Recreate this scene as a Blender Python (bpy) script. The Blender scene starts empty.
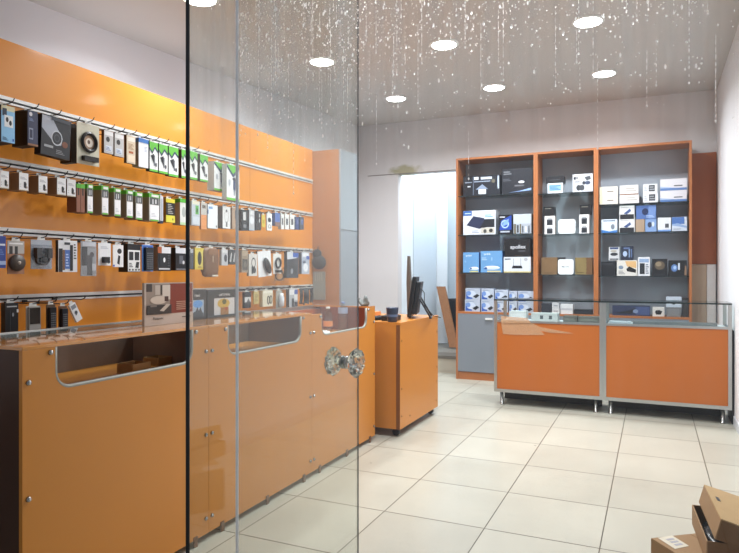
import bpy, math, random
from mathutils import Vector, Matrix
random.seed(7)
sc = bpy.context.scene
COL = sc.collection
PI = math.pi
# ------------------------------------------------------------ measuring helpers
YAW = math.radians(24.494); CY = 272.52; FPX = 622.0; EYE = 1.2
def ray(px, py):
    u = (px-369.5)/FPX; v = (py-CY)/FPX
    return (-math.sin(YAW)+u*math.cos(YAW), math.cos(YAW)+u*math.sin(YAW), -v)
def onX(px, py, X):
    d = ray(px, py); t = X/d[0]; return Vector((X, d[1]*t, EYE+d[2]*t))
def onY(px, py, Y):
    d = ray(px, py); t = Y/d[1]; return Vector((d[0]*t, Y, EYE+d[2]*t))
def onZ(px, py, z):
    d = ray(px, py); t = (z-EYE)/d[2]; return Vector((d[0]*t, d[1]*t, z))
# ------------------------------------------------------------ materials
def lin(h):
    h = h.lstrip('#'); o = []
    for i in (0, 2, 4):
        c = int(h[i:i+2], 16)/255
        o.append(c/12.92 if c <= .04045 else ((c+.055)/1.055)**2.4)
    return (*o, 1)
_M = {}
def M(hexc, rough=.5, metal=0, coat=0, var=.05, vscale=60, key=''):
    k = (hexc, rough, metal, coat, var, vscale, key)
    if k in _M: return _M[k]
    m = bpy.data.materials.new('mat_'+hexc.lstrip('#')+key); m.use_nodes = True
    nt = m.node_tree; b = nt.nodes['Principled BSDF']
    c = lin(hexc)
    n = nt.nodes.new('ShaderNodeTexNoise'); n.inputs['Scale'].default_value = vscale
    tc = nt.nodes.new('ShaderNodeTexCoord'); nt.links.new(tc.outputs['Object'], n.inputs['Vector'])
    mx = nt.nodes.new('ShaderNodeMix'); mx.data_type = 'RGBA'
    mx.inputs[6].default_value = tuple(x*(1-var) for x in c[:3])+(1,)
    mx.inputs[7].default_value = tuple(min(1, x*(1+var)) for x in c[:3])+(1,)
    nt.links.new(n.outputs['Fac'], mx.inputs[0]); nt.links.new(mx.outputs[2], b.inputs['Base Color'])
    b.inputs['Roughness'].default_value = rough; b.inputs['Metallic'].default_value = metal
    b.inputs['Coat Weight'].default_value = coat; b.inputs['Coat Roughness'].default_value = .04
    _M[k] = m; return m
def mat_emit(name, color, strength):
    m = bpy.data.materials.new(name); m.use_nodes = True; nt = m.node_tree; nt.nodes.clear()
    e = nt.nodes.new('ShaderNodeEmission'); o = nt.nodes.new('ShaderNodeOutputMaterial')
    e.inputs[0].default_value = (*color, 1); e.inputs[1].default_value = strength
    nt.links.new(e.outputs[0], o.inputs[0]); return m
def mat_glass(name, tint=(.95, .98, .97), dirt=0.0, f0=.045, scale=(1, 1, 1), rough=0.0):
    m = bpy.data.materials.new(name); m.use_nodes = True; nt = m.node_tree; nt.nodes.clear()
    N = nt.nodes.new; L = nt.links.new
    o = N('ShaderNodeOutputMaterial'); tr = N('ShaderNodeBsdfTransparent'); tr.inputs[0].default_value = (*tint, 1)
    gl = N('ShaderNodeBsdfGlossy'); gl.inputs['Roughness'].default_value = rough
    lw = N('ShaderNodeLayerWeight'); lw.inputs[0].default_value = .5
    p = N('ShaderNodeMath'); p.operation = 'POWER'; p.inputs[1].default_value = 5; L(lw.outputs['Facing'], p.inputs[0])
    ma = N('ShaderNodeMath'); ma.operation = 'MULTIPLY_ADD'; ma.inputs[1].default_value = 1-f0; ma.inputs[2].default_value = f0
    L(p.outputs[0], ma.inputs[0])
    mx = N('ShaderNodeMixShader'); L(ma.outputs[0], mx.inputs[0]); L(tr.outputs[0], mx.inputs[1]); L(gl.outputs[0], mx.inputs[2])
    last = mx
    if dirt:
        tc = N('ShaderNodeTexCoord'); mp = N('ShaderNodeMapping'); mp.inputs['Scale'].default_value = scale
        L(tc.outputs['Object'], mp.inputs[0])
        n = N('ShaderNodeTexNoise'); n.inputs['Scale'].default_value = 1; n.inputs['Detail'].default_value = 4
        L(mp.outputs[0], n.inputs['Vector'])
        cr = N('ShaderNodeMapRange'); cr.inputs[1].default_value = .42; cr.inputs[2].default_value = .85; cr.inputs[3].default_value = 0.02; cr.inputs[4].default_value = dirt
        L(n.outputs['Fac'], cr.inputs[0])
        sx = N('ShaderNodeSeparateXYZ'); L(tc.outputs['Object'], sx.inputs[0])
        hz = N('ShaderNodeMapRange'); hz.inputs[1].default_value = 1.35; hz.inputs[2].default_value = 1.75; hz.inputs[3].default_value = .06; hz.inputs[4].default_value = 1
        L(sx.outputs['Z'], hz.inputs[0])
        mm = N('ShaderNodeMath'); mm.operation = 'MULTIPLY'; L(cr.outputs[0], mm.inputs[0]); L(hz.outputs[0], mm.inputs[1])
        df = N('ShaderNodeBsdfTranslucent'); df.inputs[0].default_value = (.85, .87, .88, 1)
        dd = N('ShaderNodeBsdfDiffuse'); dd.inputs[0].default_value = (.85, .87, .88, 1)
        ad = N('ShaderNodeMixShader'); ad.inputs[0].default_value = .5; L(df.outputs[0], ad.inputs[1]); L(dd.outputs[0], ad.inputs[2])
        m2 = N('ShaderNodeMixShader'); L(mm.outputs[0], m2.inputs[0]); L(mx.outputs[0], m2.inputs[1]); L(ad.outputs[0], m2.inputs[2])
        last = m2
    L(last.outputs[0], o.inputs[0]); return m
ALU = M('#B9BBBA', .32, .85, key='alu')
STEEL = M('#A8A8A6', .25, .95, key='steel')
ORANGE_WALL = M('#DE8E2C', .36, 0, .35, .03, 3, key='slat')
ORANGE_WALL.node_tree.nodes['Principled BSDF'].inputs['Coat Roughness'].default_value = .1
ORANGE_CTR = M('#CB822E', .38, 0, .12, .04, 3, key='ctr')
ORANGE_TOP = M('#CF8A3E', .2, 0, 1, .04, 3, key='top')
ORANGE_DEEP = M('#B4621E', .45, 0, .05, .04, 4, key='deep')
WOOD_EDGE = M('#AC6A3C', .42, 0, .05, .08, 9, key='edge')
WOOD_BROWN = M('#9A5226', .5, 0, 0, .08, 9, key='brown')
GREY_LAM = M('#7C838C', .42, 0, .05, .04, 5, key='lam')
GREY_DARK = M('#A2ACB8', .45, 0, .05, .06, 6, key='lamd')
WHITE_WALL = M('#DCD9DC', .85, 0, 0, .02, 2, key='wall')
BLACK = M('#101114', .4); DARK = M('#1B1D22', .45)
KRAFT = M('#9A7A56', .8, var=.08, vscale=30)
GLASS_DOOR = mat_glass('door_glass', (.93, .955, .94), .30, .05, (25, 25, .9))
GLASS_PANE = mat_glass('pane_glass', (.985, .99, .99), .34, .03, (32, 32, 1.0))
GLASS_SHELF = mat_glass('shelf_glass', (.86, .93, .92), 0, .05)
BOTTLE = mat_glass('bottle_plastic', (.80, .84, .86), 0, .10, rough=.05)
CLEAR = mat_glass('clear_plastic', (.97, .97, .97), 0, .035, rough=.08)
GLASS_TOP = mat_glass('glass_top', (.9, .95, .94), 0, .05)
EDGE_DARK = M('#07090B', .35, key='gedge'); EDGE_LIGHT = M('#FBFCFB', .7, key='gedgel')
# ------------------------------------------------------------ mesh builder
class MB:
    def __init__(s): s.v = []; s.f = []; s.mi = []; s.sm = []; s.mats = []
    def m(s, mat):
        if mat not in s.mats: s.mats.append(mat)
        return s.mats.index(mat)
    def add(s, vs, fs, mat, smooth=False):
        o = len(s.v); s.v += [tuple(v) for v in vs]; k = s.m(mat)
        for f in fs: s.f.append(tuple(o+i for i in f)); s.mi.append(k); s.sm.append(smooth)
    def box(s, x0, y0, z0, x1, y1, z1, mat, **fm):
        vs = [(x0,y0,z0),(x1,y0,z0),(x1,y1,z0),(x0,y1,z0),(x0,y0,z1),(x1,y0,z1),(x1,y1,z1),(x0,y1,z1)]
        F = dict(bottom=(0,3,2,1), top=(4,5,6,7), front=(0,1,5,4), right=(1,2,6,5), back=(2,3,7,6), left=(3,0,4,7))
        o = len(s.v); s.v += vs
        for k, f in F.items():
            s.f.append(tuple(o+i for i in f)); s.mi.append(s.m(fm.get(k, mat))); s.sm.append(False)
        return s
    def prism(s, pts, ext, mat):         # pts: 3-D loop, ext: extrusion vector
        n = len(pts); a = [Vector(p) for p in pts]; e = Vector(ext)
        s.add(a+[p+e for p in a], [tuple(range(n))[::-1], tuple(range(n, 2*n))]+[(i, (i+1) % n, n+(i+1) % n, n+i) for i in range(n)], mat); return s
    def tube(s, pts, r, mat, n=8, closed=False, caps=True):
        P = [Vector(p) for p in pts]; k = len(P); rs = r if isinstance(r, (list, tuple)) else [r]*k
        vs = []; up = None
        for i in range(k):
            a = P[(i-1) % k] if (closed or i > 0) else P[i]; b = P[(i+1) % k] if (closed or i < k-1) else P[i]
            t = (b-a).normalized()
            if up is None: up = Vector((0,0,1)) if abs(t.z) < .9 else Vector((1,0,0))
            u = t.cross(up).normalized(); w = u.cross(t).normalized(); up = w
            for j in range(n):
                q = 2*PI*j/n; vs.append(P[i]+(u*math.cos(q)+w*math.sin(q))*rs[i])
        fs = []
        for i in range(k if closed else k-1):
            for j in range(n):
                fs.append((i*n+j, i*n+(j+1) % n, ((i+1) % k)*n+(j+1) % n, ((i+1) % k)*n+j))
        if caps and not closed: fs += [tuple(range(n))[::-1], tuple((k-1)*n+j for j in range(n))]
        s.add(vs, fs, mat, True); return s
    def lathe(s, prof, mat, n=24, o=(0,0,0), axis='z', smooth=True, caps=True):
        vs = []
        for r, h in prof:
            for j in range(n):
                q = 2*PI*j/n; a, b = r*math.cos(q), r*math.sin(q)
                v = {'z': (a, b, h), 'y': (a, h, -b), 'x': (h, a, b)}[axis]
                vs.append((v[0]+o[0], v[1]+o[1], v[2]+o[2]))
        fs = [(i*n+j, i*n+(j+1) % n, (i+1)*n+(j+1) % n, (i+1)*n+j) for i in range(len(prof)-1) for j in range(n)]
        if caps: fs += [tuple(range(n))[::-1], tuple((len(prof)-1)*n+j for j in range(n))]
        s.add(vs, fs, mat, smooth); return s
    def ell(s, c, r, mat, nu=14, nv=8):
        vs = [(c[0], c[1], c[2]-r[2])]
        for i in range(1, nv):
            a = PI*i/nv
            for j in range(nu):
                q = 2*PI*j/nu; vs.append((c[0]+r[0]*math.sin(a)*math.cos(q), c[1]+r[1]*math.sin(a)*math.sin(q), c[2]-r[2]*math.cos(a)))
        vs.append((c[0], c[1], c[2]+r[2])); L = len(vs)-1
        fs = [(0, 1+(j+1) % nu, 1+j) for j in range(nu)]
        for i in range(nv-2):
            for j in range(nu): fs.append((1+i*nu+j, 1+i*nu+(j+1) % nu, 1+(i+1)*nu+(j+1) % nu, 1+(i+1)*nu+j))
        fs += [(L, 1+(nv-2)*nu+j, 1+(nv-2)*nu+(j+1) % nu) for j in range(nu)]
        s.add(vs, fs, mat, True); return s
    def xform(s, mtx): s.v = [tuple(mtx @ Vector(v)) for v in s.v]; return s
    def build(s, name, parent=None, bevel=0, seg=2):
        me = bpy.data.meshes.new(name); me.from_pydata(s.v, [], s.f)
        for m in s.mats: me.materials.append(m)
        for p, k, q in zip(me.polygons, s.mi, s.sm): p.material_index = k; p.use_smooth = q
        me.update(); o = bpy.data.objects.new(name, me); COL.objects.link(o)
        if parent: o.parent = parent
        if bevel:
            b = o.modifiers.new('bevel', 'BEVEL'); b.width = bevel; b.segments = seg; b.limit_method = 'ANGLE'
        return o
def text_geo(s, size, bold=False):
    cu = bpy.data.curves.new('t', 'FONT'); cu.body = s; cu.size = size; cu.align_x = 'CENTER'; cu.align_y = 'CENTER'; cu.resolution_u = 2
    if bold: cu.offset = size*.02
    ob = bpy.data.objects.new('t', cu); COL.objects.link(ob)
    bpy.context.view_layer.update()
    me = bpy.data.meshes.new_from_object(ob.evaluated_get(bpy.context.evaluated_depsgraph_get()))
    vs = [tuple(v.co) for v in me.vertices]; fs = [tuple(p.vertices) for p in me.polygons]
    bpy.data.objects.remove(ob); bpy.data.meshes.remove(me); bpy.data.curves.remove(cu)
    return vs, fs
def tag(o, label, cat, group=None, kind=None):
    o['label'] = label
    if cat: o['category'] = cat
    if group: o['group'] = group
    if kind: o['kind'] = kind
    return o
def empty(name, loc, rz=0, label=None, cat=None, group=None):
    o = bpy.data.objects.new(name, None); COL.objects.link(o); o.location = loc; o.rotation_euler = (0, 0, rz); o.empty_display_size = .05
    if label: tag(o, label, cat, group)
    return o
def struct(name, mb, bevel=0):
    o = mb.build(name, None, bevel); o['kind'] = 'structure'
    o['label'] = name.replace('_', ' '); return o
# ------------------------------------------------------------ printed faces (front plane y = 0 facing -Y, x in [-W/2, W/2], z in [0, H])
def print_face(mb, W, H, gfx, y=0.0, rough=.4):
    for k, g in enumerate(gfx):
        yy = y-.00035*(k+1); t = g[0]; mat = M(g[-1], rough)
        P = lambda u, v: ((u-.5)*W, yy, v*H)
        if t == 'r':
            u0, v0, u1, v1 = g[1:5]; mb.add([P(u0,v0), P(u1,v0), P(u1,v1), P(u0,v1)], [(0,1,2,3)], mat)
        elif t == 'p':
            mb.add([P(u, v) for u, v in g[1]], [tuple(range(len(g[1])))], mat)
        elif t == 'e':
            cu, cv, ru, rv = g[1:5]; n = 20
            mb.add([P(cu+ru*math.cos(2*PI*i/n), cv+rv*math.sin(2*PI*i/n)) for i in range(n)], [tuple(range(n))], mat)
        elif t == 'o':
            cu, cv, ru, rv, w = g[1:6]; n = 20
            vs = [P(cu+ru*q*math.cos(2*PI*i/n), cv+rv*q*math.sin(2*PI*i/n)) for q in (1, w) for i in range(n)]
            mb.add(vs, [(i, (i+1) % n, n+(i+1) % n, n+i) for i in range(n)], mat)
        elif t == 'l':                   # lines of small print
            u0, v0, u1, v1, n = g[1:6]
            for i in range(n):
                a = v0+(v1-v0)*(i+.2)/n; b = v0+(v1-v0)*(i+.7)/n; e = u1-(u1-u0)*.35*((i*7) % 3)/2
                mb.add([P(u0,a), P(e,a), P(e,b), P(u0,b)], [(0,1,2,3)], mat)
        elif t == 't':
            cu, cv, size, txt = g[1:5]; vs, fs = text_geo(txt, size*H, True)
            mb.add([((cu-.5)*W+v[0], yy, cv*H+v[1]) for v in vs], fs, mat)
# ------------------------------------------------------------ SETTING
XL, XR, YB, YF = -3.4, .585, 7.15, 1.15
def floor_mat():
    m = bpy.data.materials.new('floor_tiles'); m.use_nodes = True; nt = m.node_tree; N = nt.nodes.new; L = nt.links.new
    b = nt.nodes['Principled BSDF']; tc = N('ShaderNodeTexCoord'); s = N('ShaderNodeSeparateXYZ'); L(tc.outputs['Object'], s.inputs[0])
    def mth(op, a, bb=None):
        n = N('ShaderNodeMath'); n.operation = op
        for i, x in enumerate((a, bb)):
            if x is None: continue
            if isinstance(x, (int, float)): n.inputs[i].default_value = x
            else: L(x, n.inputs[i])
        return n.outputs[0]
    u = mth('DIVIDE', mth('SUBTRACT', s.outputs['X'], -1.2285-5.09), .509); v = mth('DIVIDE', mth('SUBTRACT', s.outputs['Y'], 2.877-10.52), .526)
    fu = mth('FRACT', u); fv = mth('FRACT', v)
    du = mth('MULTIPLY', mth('SUBTRACT', .5, mth('ABSOLUTE', mth('SUBTRACT', fu, .5))), .509)
    dv = mth('MULTIPLY', mth('SUBTRACT', .5, mth('ABSOLUTE', mth('SUBTRACT', fv, .5))), .526)
    gu = mth('LESS_THAN', du, .0026); gv = mth('LESS_THAN', dv, .0034)
    g = mth('MAXIMUM', gu, gv)
    cx = N('ShaderNodeCombineXYZ'); L(mth('FLOOR', u), cx.inputs[0]); L(mth('FLOOR', v), cx.inputs[1])
    wn = N('ShaderNodeTexWhiteNoise'); L(cx.outputs[0], wn.inputs['Vector'])
    n1 = N('ShaderNodeTexNoise'); n1.inputs['Scale'].default_value = 2.2; n1.inputs['Detail'].default_value = 6; L(tc.outputs['Object'], n1.inputs['Vector'])
    n2 = N('ShaderNodeTexNoise'); n2.inputs['Scale'].default_value = 38; n2.inputs['Detail'].default_value = 3; L(tc.outputs['Object'], n2.inputs['Vector'])
    f = mth('ADD', mth('MULTIPLY', wn.outputs[0], .25), mth('ADD', mth('MULTIPLY', n1.outputs['Fac'], .8), mth('MULTIPLY', n2.outputs['Fac'], .15)))
    mx = N('ShaderNodeMix'); mx.data_type = 'RGBA'; mx.inputs[6].default_value = lin('#A09D90'); mx.inputs[7].default_value = lin('#C2C0B2'); L(f, mx.inputs[0])
    m2 = N('ShaderNodeMix'); m2.data_type = 'RGBA'; L(g, m2.inputs[0]); L(mx.outputs[2], m2.inputs[6]); m2.inputs[7].default_value = lin('#565144')
    sp = N('ShaderNodeTexVoronoi'); sp.inputs['Scale'].default_value = 2.1; L(tc.outputs['Object'], sp.inputs['Vector'])
    m3 = N('ShaderNodeMix'); m3.data_type = 'RGBA'; L(mth('LESS_THAN', sp.outputs['Distance'], .016), m3.inputs[0]); L(m2.outputs[2], m3.inputs[6]); m3.inputs[7].default_value = lin('#5A5346')
    L(m3.outputs[2], b.inputs['Base Color']); b.inputs['Roughness'].default_value = .32
    bp = N('ShaderNodeBump'); bp.inputs['Strength'].default_value = .3; bp.inputs['Distance'].default_value = .002; L(mth('SUBTRACT', 1, g), bp.inputs['Height']); L(bp.outputs[0], b.inputs['Normal'])
    return m
struct('floor', MB().box(XL-.1, -1.5, -.1, 1.6, YB, 0, floor_mat()))
def wall_back_mat():
    m = bpy.data.materials.new('back_wall_paint'); m.use_nodes = True; nt = m.node_tree; N = nt.nodes.new; L = nt.links.new
    b = nt.nodes['Principled BSDF']; tc = N('ShaderNodeTexCoord')
    n = N('ShaderNodeTexNoise'); n.inputs['Scale'].default_value = 9; n.inputs['Detail'].default_value = 5; L(tc.outputs['Object'], n.inputs['Vector'])
    mp = N('ShaderNodeMapping'); mp.vector_type = 'POINT'
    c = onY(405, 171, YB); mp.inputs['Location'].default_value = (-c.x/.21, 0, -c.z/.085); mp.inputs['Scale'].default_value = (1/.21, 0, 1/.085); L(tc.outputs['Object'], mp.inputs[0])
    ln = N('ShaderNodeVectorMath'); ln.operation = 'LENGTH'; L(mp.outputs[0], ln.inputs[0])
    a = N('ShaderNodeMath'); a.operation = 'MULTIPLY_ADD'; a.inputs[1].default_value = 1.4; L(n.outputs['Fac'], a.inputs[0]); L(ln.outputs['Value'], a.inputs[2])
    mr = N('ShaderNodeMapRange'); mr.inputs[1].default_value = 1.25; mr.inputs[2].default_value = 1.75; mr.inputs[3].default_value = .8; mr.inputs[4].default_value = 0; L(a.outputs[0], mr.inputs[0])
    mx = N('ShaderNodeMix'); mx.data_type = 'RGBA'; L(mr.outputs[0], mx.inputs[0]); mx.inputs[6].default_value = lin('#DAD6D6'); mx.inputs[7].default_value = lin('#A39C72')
    L(mx.outputs[2], b.inputs['Base Color']); b.inputs['Roughness'].default_value = .85; return m
WB = wall_back_mat(); ZC = 3.35
OPX0, OPX1, OPZ = -2.87, -1.9, 2.415
bw = MB(); bw.box(XL-.1, YB, 0, OPX0, YB+.12, ZC, WB); bw.box(OPX0, YB, OPZ, OPX1, YB+.12, ZC, WB); bw.box(OPX1, YB, 0, XR+.1, YB+.12, ZC, WB)
struct('wall_back', bw)
struct('wall_left', MB().box(XL-.1, YF, 0, XL, YB, ZC, WHITE_WALL))
struct('wall_right', MB().box(XR, YF, 0, XR+.1, YB, ZC, M('#E6E6EA', .8, 0, 0, .02, 2, key='wr')))
struct('wall_front', MB().box(XL, YF-.1, 0, -1.98, YF, ZC, WHITE_WALL))
def ceil_z(x, y):
    l = 2.70+.05*y; r = 3.13-.012*y
    if y < 1: l = 2.75
    t = (x-XL)/(XR-XL); return l+(r-l)*t
cm = MB(); nx, ny = 8, 14; vs = []; x0, x1, y0, y1 = XL-.1, XR+.1, YF, YB+.1
for j in range(ny+1):
    for i in range(nx+1):
        x = x0+(x1-x0)*i/nx; y = y0+(y1-y0)*j/ny; vs.append((x, y, ceil_z(x, y)))
fs = [(j*(nx+1)+i, (j+1)*(nx+1)+i, (j+1)*(nx+1)+i+1, j*(nx+1)+i+1) for j in range(ny) for i in range(nx)]
n0 = len(vs); vs2 = vs+[(v[0], v[1], v[2]+.08) for v in vs]
fs2 = fs+[tuple(n0+k for k in f[::-1]) for f in fs]
cm.add(vs2, fs2, M('#C6C1BD', .85, 0, 0, .03, 2, key='ceil')); struct('ceiling', cm)
# crack ledge over the opening
struct('trim_1', MB().box(-3.28, YB-.006, OPZ, -2.03, YB+.01, OPZ+.008, M('#8C857F', .8)))
struct('baseboard_right', MB().box(XR-.008, YF, 0, XR, YB, .07, M('#C9CDD4', .5)))
# alcove behind the opening
AW = M('#E4ECF2', .7, 0, 0, .02, 3, key='alc')
al = MB()
al.box(-3.3, YB+.12, 0, -3.2, 9.3, 3.1, AW)
struct('wall_alcove_left', al)
struct('wall_alcove_back', MB().box(-3.3, 9.3, 0, -1.7, 9.4, 3.1, AW))
struct('wall_alcove_right', MB().box(-1.8, YB+.12, 0, -1.7, 9.3, 3.1, M('#D9E2E8', .7)))
struct('ceiling_alcove', MB().box(-3.2, YB+.12, 3.05, -1.8, 9.3, 3.1, AW))
STEPM = M('#8F8A80', .5, 0, 0, .15, 14)
struct('floor_step', MB().box(OPX0, YB, 0, -1.8, 9.3, .19, M('#B8B0A0', .5, 0, 0, .1, 12), top=STEPM).box(OPX0, YB-.012, .17, -2.03, YB+.3, .205, M('#6B655C', .5)))
# folded white panels standing in the alcove
pans = [((398.8, 7.34), (413, 7.62), '#E8F0F6', 'white panel at the left jamb of the doorway, bright'),
        ((413.4, 7.74), (436, 8.22), '#D9E3EC', 'wide pale blue white panel in the middle of the doorway'),
        ((436.3, 8.32), (447.5, 8.44), '#F2F6FA', 'narrow bright white panel right of the wide one in the doorway'),
        ((447.5, 8.56), (466, 8.62), '#C3CED6', 'greyish panel in the doorway half hidden by the tall cabinet')]
for (a, ya), (b, yb), c, lab in pans:
    p = onY(a, 250, ya); q = onY(b, 250, yb)
    d = Vector((q.y-p.y, -(q.x-p.x), 0)).normalized()*-.025
    mb = MB(); mb.prism([(p.x, ya, .206), (q.x, yb, .206), (q.x, yb, 2.95), (p.x, ya, 2.95)], d, M(c, .55, key='pan'))
    o = mb.build('door_panel'); tag(o, lab, 'door panel', 'folded white panels in the back doorway')
# ------------------------------------------------------------ LIGHTS
LAMP = mat_emit('lamp_glow', (1, .98, .96), 30); LE = 20; LCOL = (.93, .97, 1)
def on_ceiling(px, py):
    z = 2.95
    for _ in range(12):
        p = onZ(px, py, z); z = ceil_z(p.x, p.y)
    return p.x, p.y, z
lamps = [((322, 61), 'round white downlight, left one of the middle row, seen through the door'), ((444, 44), 'round white downlight, middle one of the middle row'), ((588, 21), 'round white downlight, right one of the middle row, largest in view'),
         ((396, 98), 'round white downlight, left one of the back row'), ((494, 87), 'round white downlight, middle one of the back row'), ((604, 73), 'round white downlight, right one of the back row'), ((200, -2), 'round white downlight at the top edge beside the black glass door edge'),
         (-1.5, 3.36), (-.45, 3.36)]
for L_ in lamps:
    x, y, z = on_ceiling(*L_[0]) if isinstance(L_[0], tuple) else (L_[0], L_[1], ceil_z(*L_))
    if isinstance(L_[0], tuple):
        t = empty('ceiling_downlight', (x, y, z), 0, L_[1], 'ceiling light', 'recessed ceiling downlights')
        MB().lathe([(.098, 0), (.114, 0), (.116, -.006), (.108, -.012), (.0965, -.012)], M('#F2F2F0', .4), 32, caps=False).build('trim_ring', t)
        MB().lathe([(.0, -.004), (.096, -.004), (.096, -.011), (.0, -.013)], LAMP, 28).build('diffuser', t)
    ld = bpy.data.lights.new('downlight', 'AREA'); ld.shape = 'DISK'; ld.size = .17; ld.energy = LE*(.72 if x < -2 else 1.05); ld.color = LCOL; ld.spread = math.radians(150)
    lo = bpy.data.objects.new('downlight_lamp', ld); COL.objects.link(lo); lo.location = (x, y, z-.02)
ld = bpy.data.lights.new('alcove_lamp', 'AREA'); ld.shape = 'RECTANGLE'; ld.size = .5; ld.size_y = 1.0; ld.energy = 30; ld.color = (.86, .94, 1)
lo = bpy.data.objects.new('alcove_lamp', ld); COL.objects.link(lo); lo.location = (-2.25, 7.85, 3.03)
# ------------------------------------------------------------ SLATWALL
XW = -2.9; RAIL = M('#D9DAD8', .35, .3, key='rail')
RZ = [2.045, 1.737, 1.40, 1.068]
def slat(name, ya, yb, label):
    t = empty(name, (XW, (ya+yb)/2, 0), 0, label, 'wall panel', 'orange slatwall panels')
    h = (yb-ya)/2-.0012
    zs = [0]+sorted(z-.012 for z in RZ)+[2.345]
    for i in range(len(zs)-1):
        lo_ = zs[i]+(.026 if i else 0); hi = zs[i+1]
        MB().box(-.03, -h, lo_, 0, h, hi, ORANGE_WALL).build('board', t)
    for z in RZ:
        r = MB()
        r.box(-.03, -h, z-.012, -.012, h, z+.014, DARK)
        r.box(-.012, -h, z-.015, .006, h, z-.005, RAIL); r.box(-.012, -h, z+.005, .006, h, z+.022, RAIL)
        r.build('rail', t)
    return t
slat('slatwall_panel', YF+.01, 4.085, 'long orange slatwall panel with four aluminium rails, left of the seam')
slat('slatwall_panel', 4.085, 5.078, 'orange slatwall panel between the seam and the tall corner cabinet')
struct('wall_partition', MB().box(XL, YF, 0, XW-.031, 5.078, 2.33, WHITE_WALL))
# tall corner cabinet
t = empty('tall_cabinet', (-2.9, 5.08, 0), 0, 'tall narrow corner cabinet with orange brown side and two grey doors', 'cabinet')
MB().box(-.48, 0, 0, .28, .018, 2.335, M('#A8703F', .4, 0, .05, .05, 5)).build('side_panel', t)
MB().box(-.48, .018, 0, .28, .36, 2.335, GREY_LAM).build('carcass', t)
MB().box(.2805, .0, .06, .298, .36, 1.592, M('#8A929C', .4)).build('door', t)
MB().box(.2805, .0, 1.598, .298, .36, 2.335, M('#96A0AA', .4)).build('door', t)
for zz in (1.9, 1.2, .4): MB().box(.298, .346, zz, .306, .358, zz+.07, DARK).build('hinge', t)
# ------------------------------------------------------------ LEFT COUNTERS
CX = -1.82; CH = .951; CB = -2.27
def rounded_cut(ya, yb, z, r=.06, n=8):      # points of the notch from (ya, top) round to (yb, top)
    pts = [(ya, CH)]
    for i in range(n+1):
        a = PI+PI/2*i/n; pts.append((ya+r+r*math.cos(a), z+r+r*math.sin(a)))
    for i in range(n+1):
        a = -PI/2+PI/2*i/n; pts.append((yb-r+r*math.cos(a), z+r+r*math.sin(a)))
    pts.append((yb, CH)); return pts
def counter(ya, yb, ca, cb, zc, label, top=True):
    t = empty('shop_counter', (CX, ya, 0), 0, label, 'counter', 'orange counters in a row along the left')
    P = lambda y, z, x=0: (x, y-ya, z)
    cut = rounded_cut(ca, cb, zc)
    W = yb-ya-.002; w = lambda p: p
    front = MB(); outer = [P(ya, .03), P(yb-.002, .03), P(yb-.002, CH)]+[P(y, z) for y, z in cut[::-1]]+[P(ya, CH)]
    # the notched sheet, triangulated as three convex strips
    X0 = -.016
    def strip(poly): front.prism([(X0, y-ya, z) for y, z in poly], (.016, 0, 0), ORANGE_CTR)
    zc2 = zc+.06
    strip([(ya, .03), (yb-.002, .03), (yb-.002, zc), (ya, zc)])
    left_arc = [p for p in cut[1:10]]; right_arc = cut[10:19]
    strip([(ya, zc)]+left_arc[::-1]+[(ca, CH), (ya, CH)])
    strip(right_arc+[(cb, CH), (yb-.002, CH), (yb-.002, zc)])
    front.build('front_panel', t)
    MB().tube([P(y, z, -.008) for y, z in cut], .009, M('#94948C', .55, .3, key='trim'), 8).build('notch_trim', t)
    D = CB-CX
    END = M('#3A1E10', .5, key='end') if ya < 1.5 else ORANGE_CTR  # nearest end gets dark brown: shade of its unlit side put into the colour
    MB().box(D, .0, .03, X0, .018, CH, END, right=ORANGE_CTR).build('side_panel', t)
    MB().box(D, W-.018, .03, X0, W, CH, WOOD_BROWN, front=M('#8A7468', .55) if top else WOOD_BROWN).build('side_panel', t)
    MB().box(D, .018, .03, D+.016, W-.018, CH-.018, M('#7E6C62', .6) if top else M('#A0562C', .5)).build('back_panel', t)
    MB().box(D+.016, .018, .765, X0, W-.018, .781, ORANGE_CTR).build('shelf', t)
    MB().box(D+.016, .018, .03, X0, W-.018, .05, ORANGE_CTR).build('bottom', t)
    MB().box(D+.0165, .0185, .781, X0-.05, .03, CH-.02, M('#C6CACC', .5)).build('lining', t)
    if not top: MB().box(D, cb-ya+.036, CH, 0, W, CH+.01, ORANGE_TOP).build('end_cap', t)
    if top:
        MB().box(-.24, 0, CH, 0, W, CH+.012, ORANGE_TOP).build('worktop', t, .0015); MB().box(D-.01, 0, CH+.002, -.2405, W, CH+.012, GLASS_TOP).build('glass_top', t)
        MB().box(D-.022, 0, CH-.004, D-.0105, W, CH+.016, ALU).build('rear_rim', t)
    else:
        MB().box(D-.012, 0, CH-.022, D-.0005, W, CH+.010, ALU).build('rear_rim', t)
    for (y, z) in ((ya+.02, .847), (ya+.02, .474), (ya+.02, .10), (yb-.022, .847), (yb-.022, .474), (yb-.022, .10), (ca-.022, .935), (cb+.018, .94)):
        MB().lathe([(.0, .009), (.006, .0085), (.0085, .006), (.0095, 0), (.0, 0)][::-1], STEEL, 14, (0, y-ya, z), 'x').build('mirror_screw', t)
    for f in (.1, .5, .9):
        MB().box(0, f*W-.012, 0, .006, f*W+.012, .045, M('#6E4A30', .5)).build('floor_bracket', t)
    return t
counter(1.339, 2.25, 1.461, 2.143, .808, 'nearest orange counter with dark end, in front of the black glass edge')
counter(2.25, 3.181, 2.388, 3.06, .808, 'middle orange counter in the row, seen through the glass door')
counter(3.181, 4.09, 3.30, 3.953, .818, 'farthest orange counter of the row, open on top with bottles inside', False)
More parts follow.
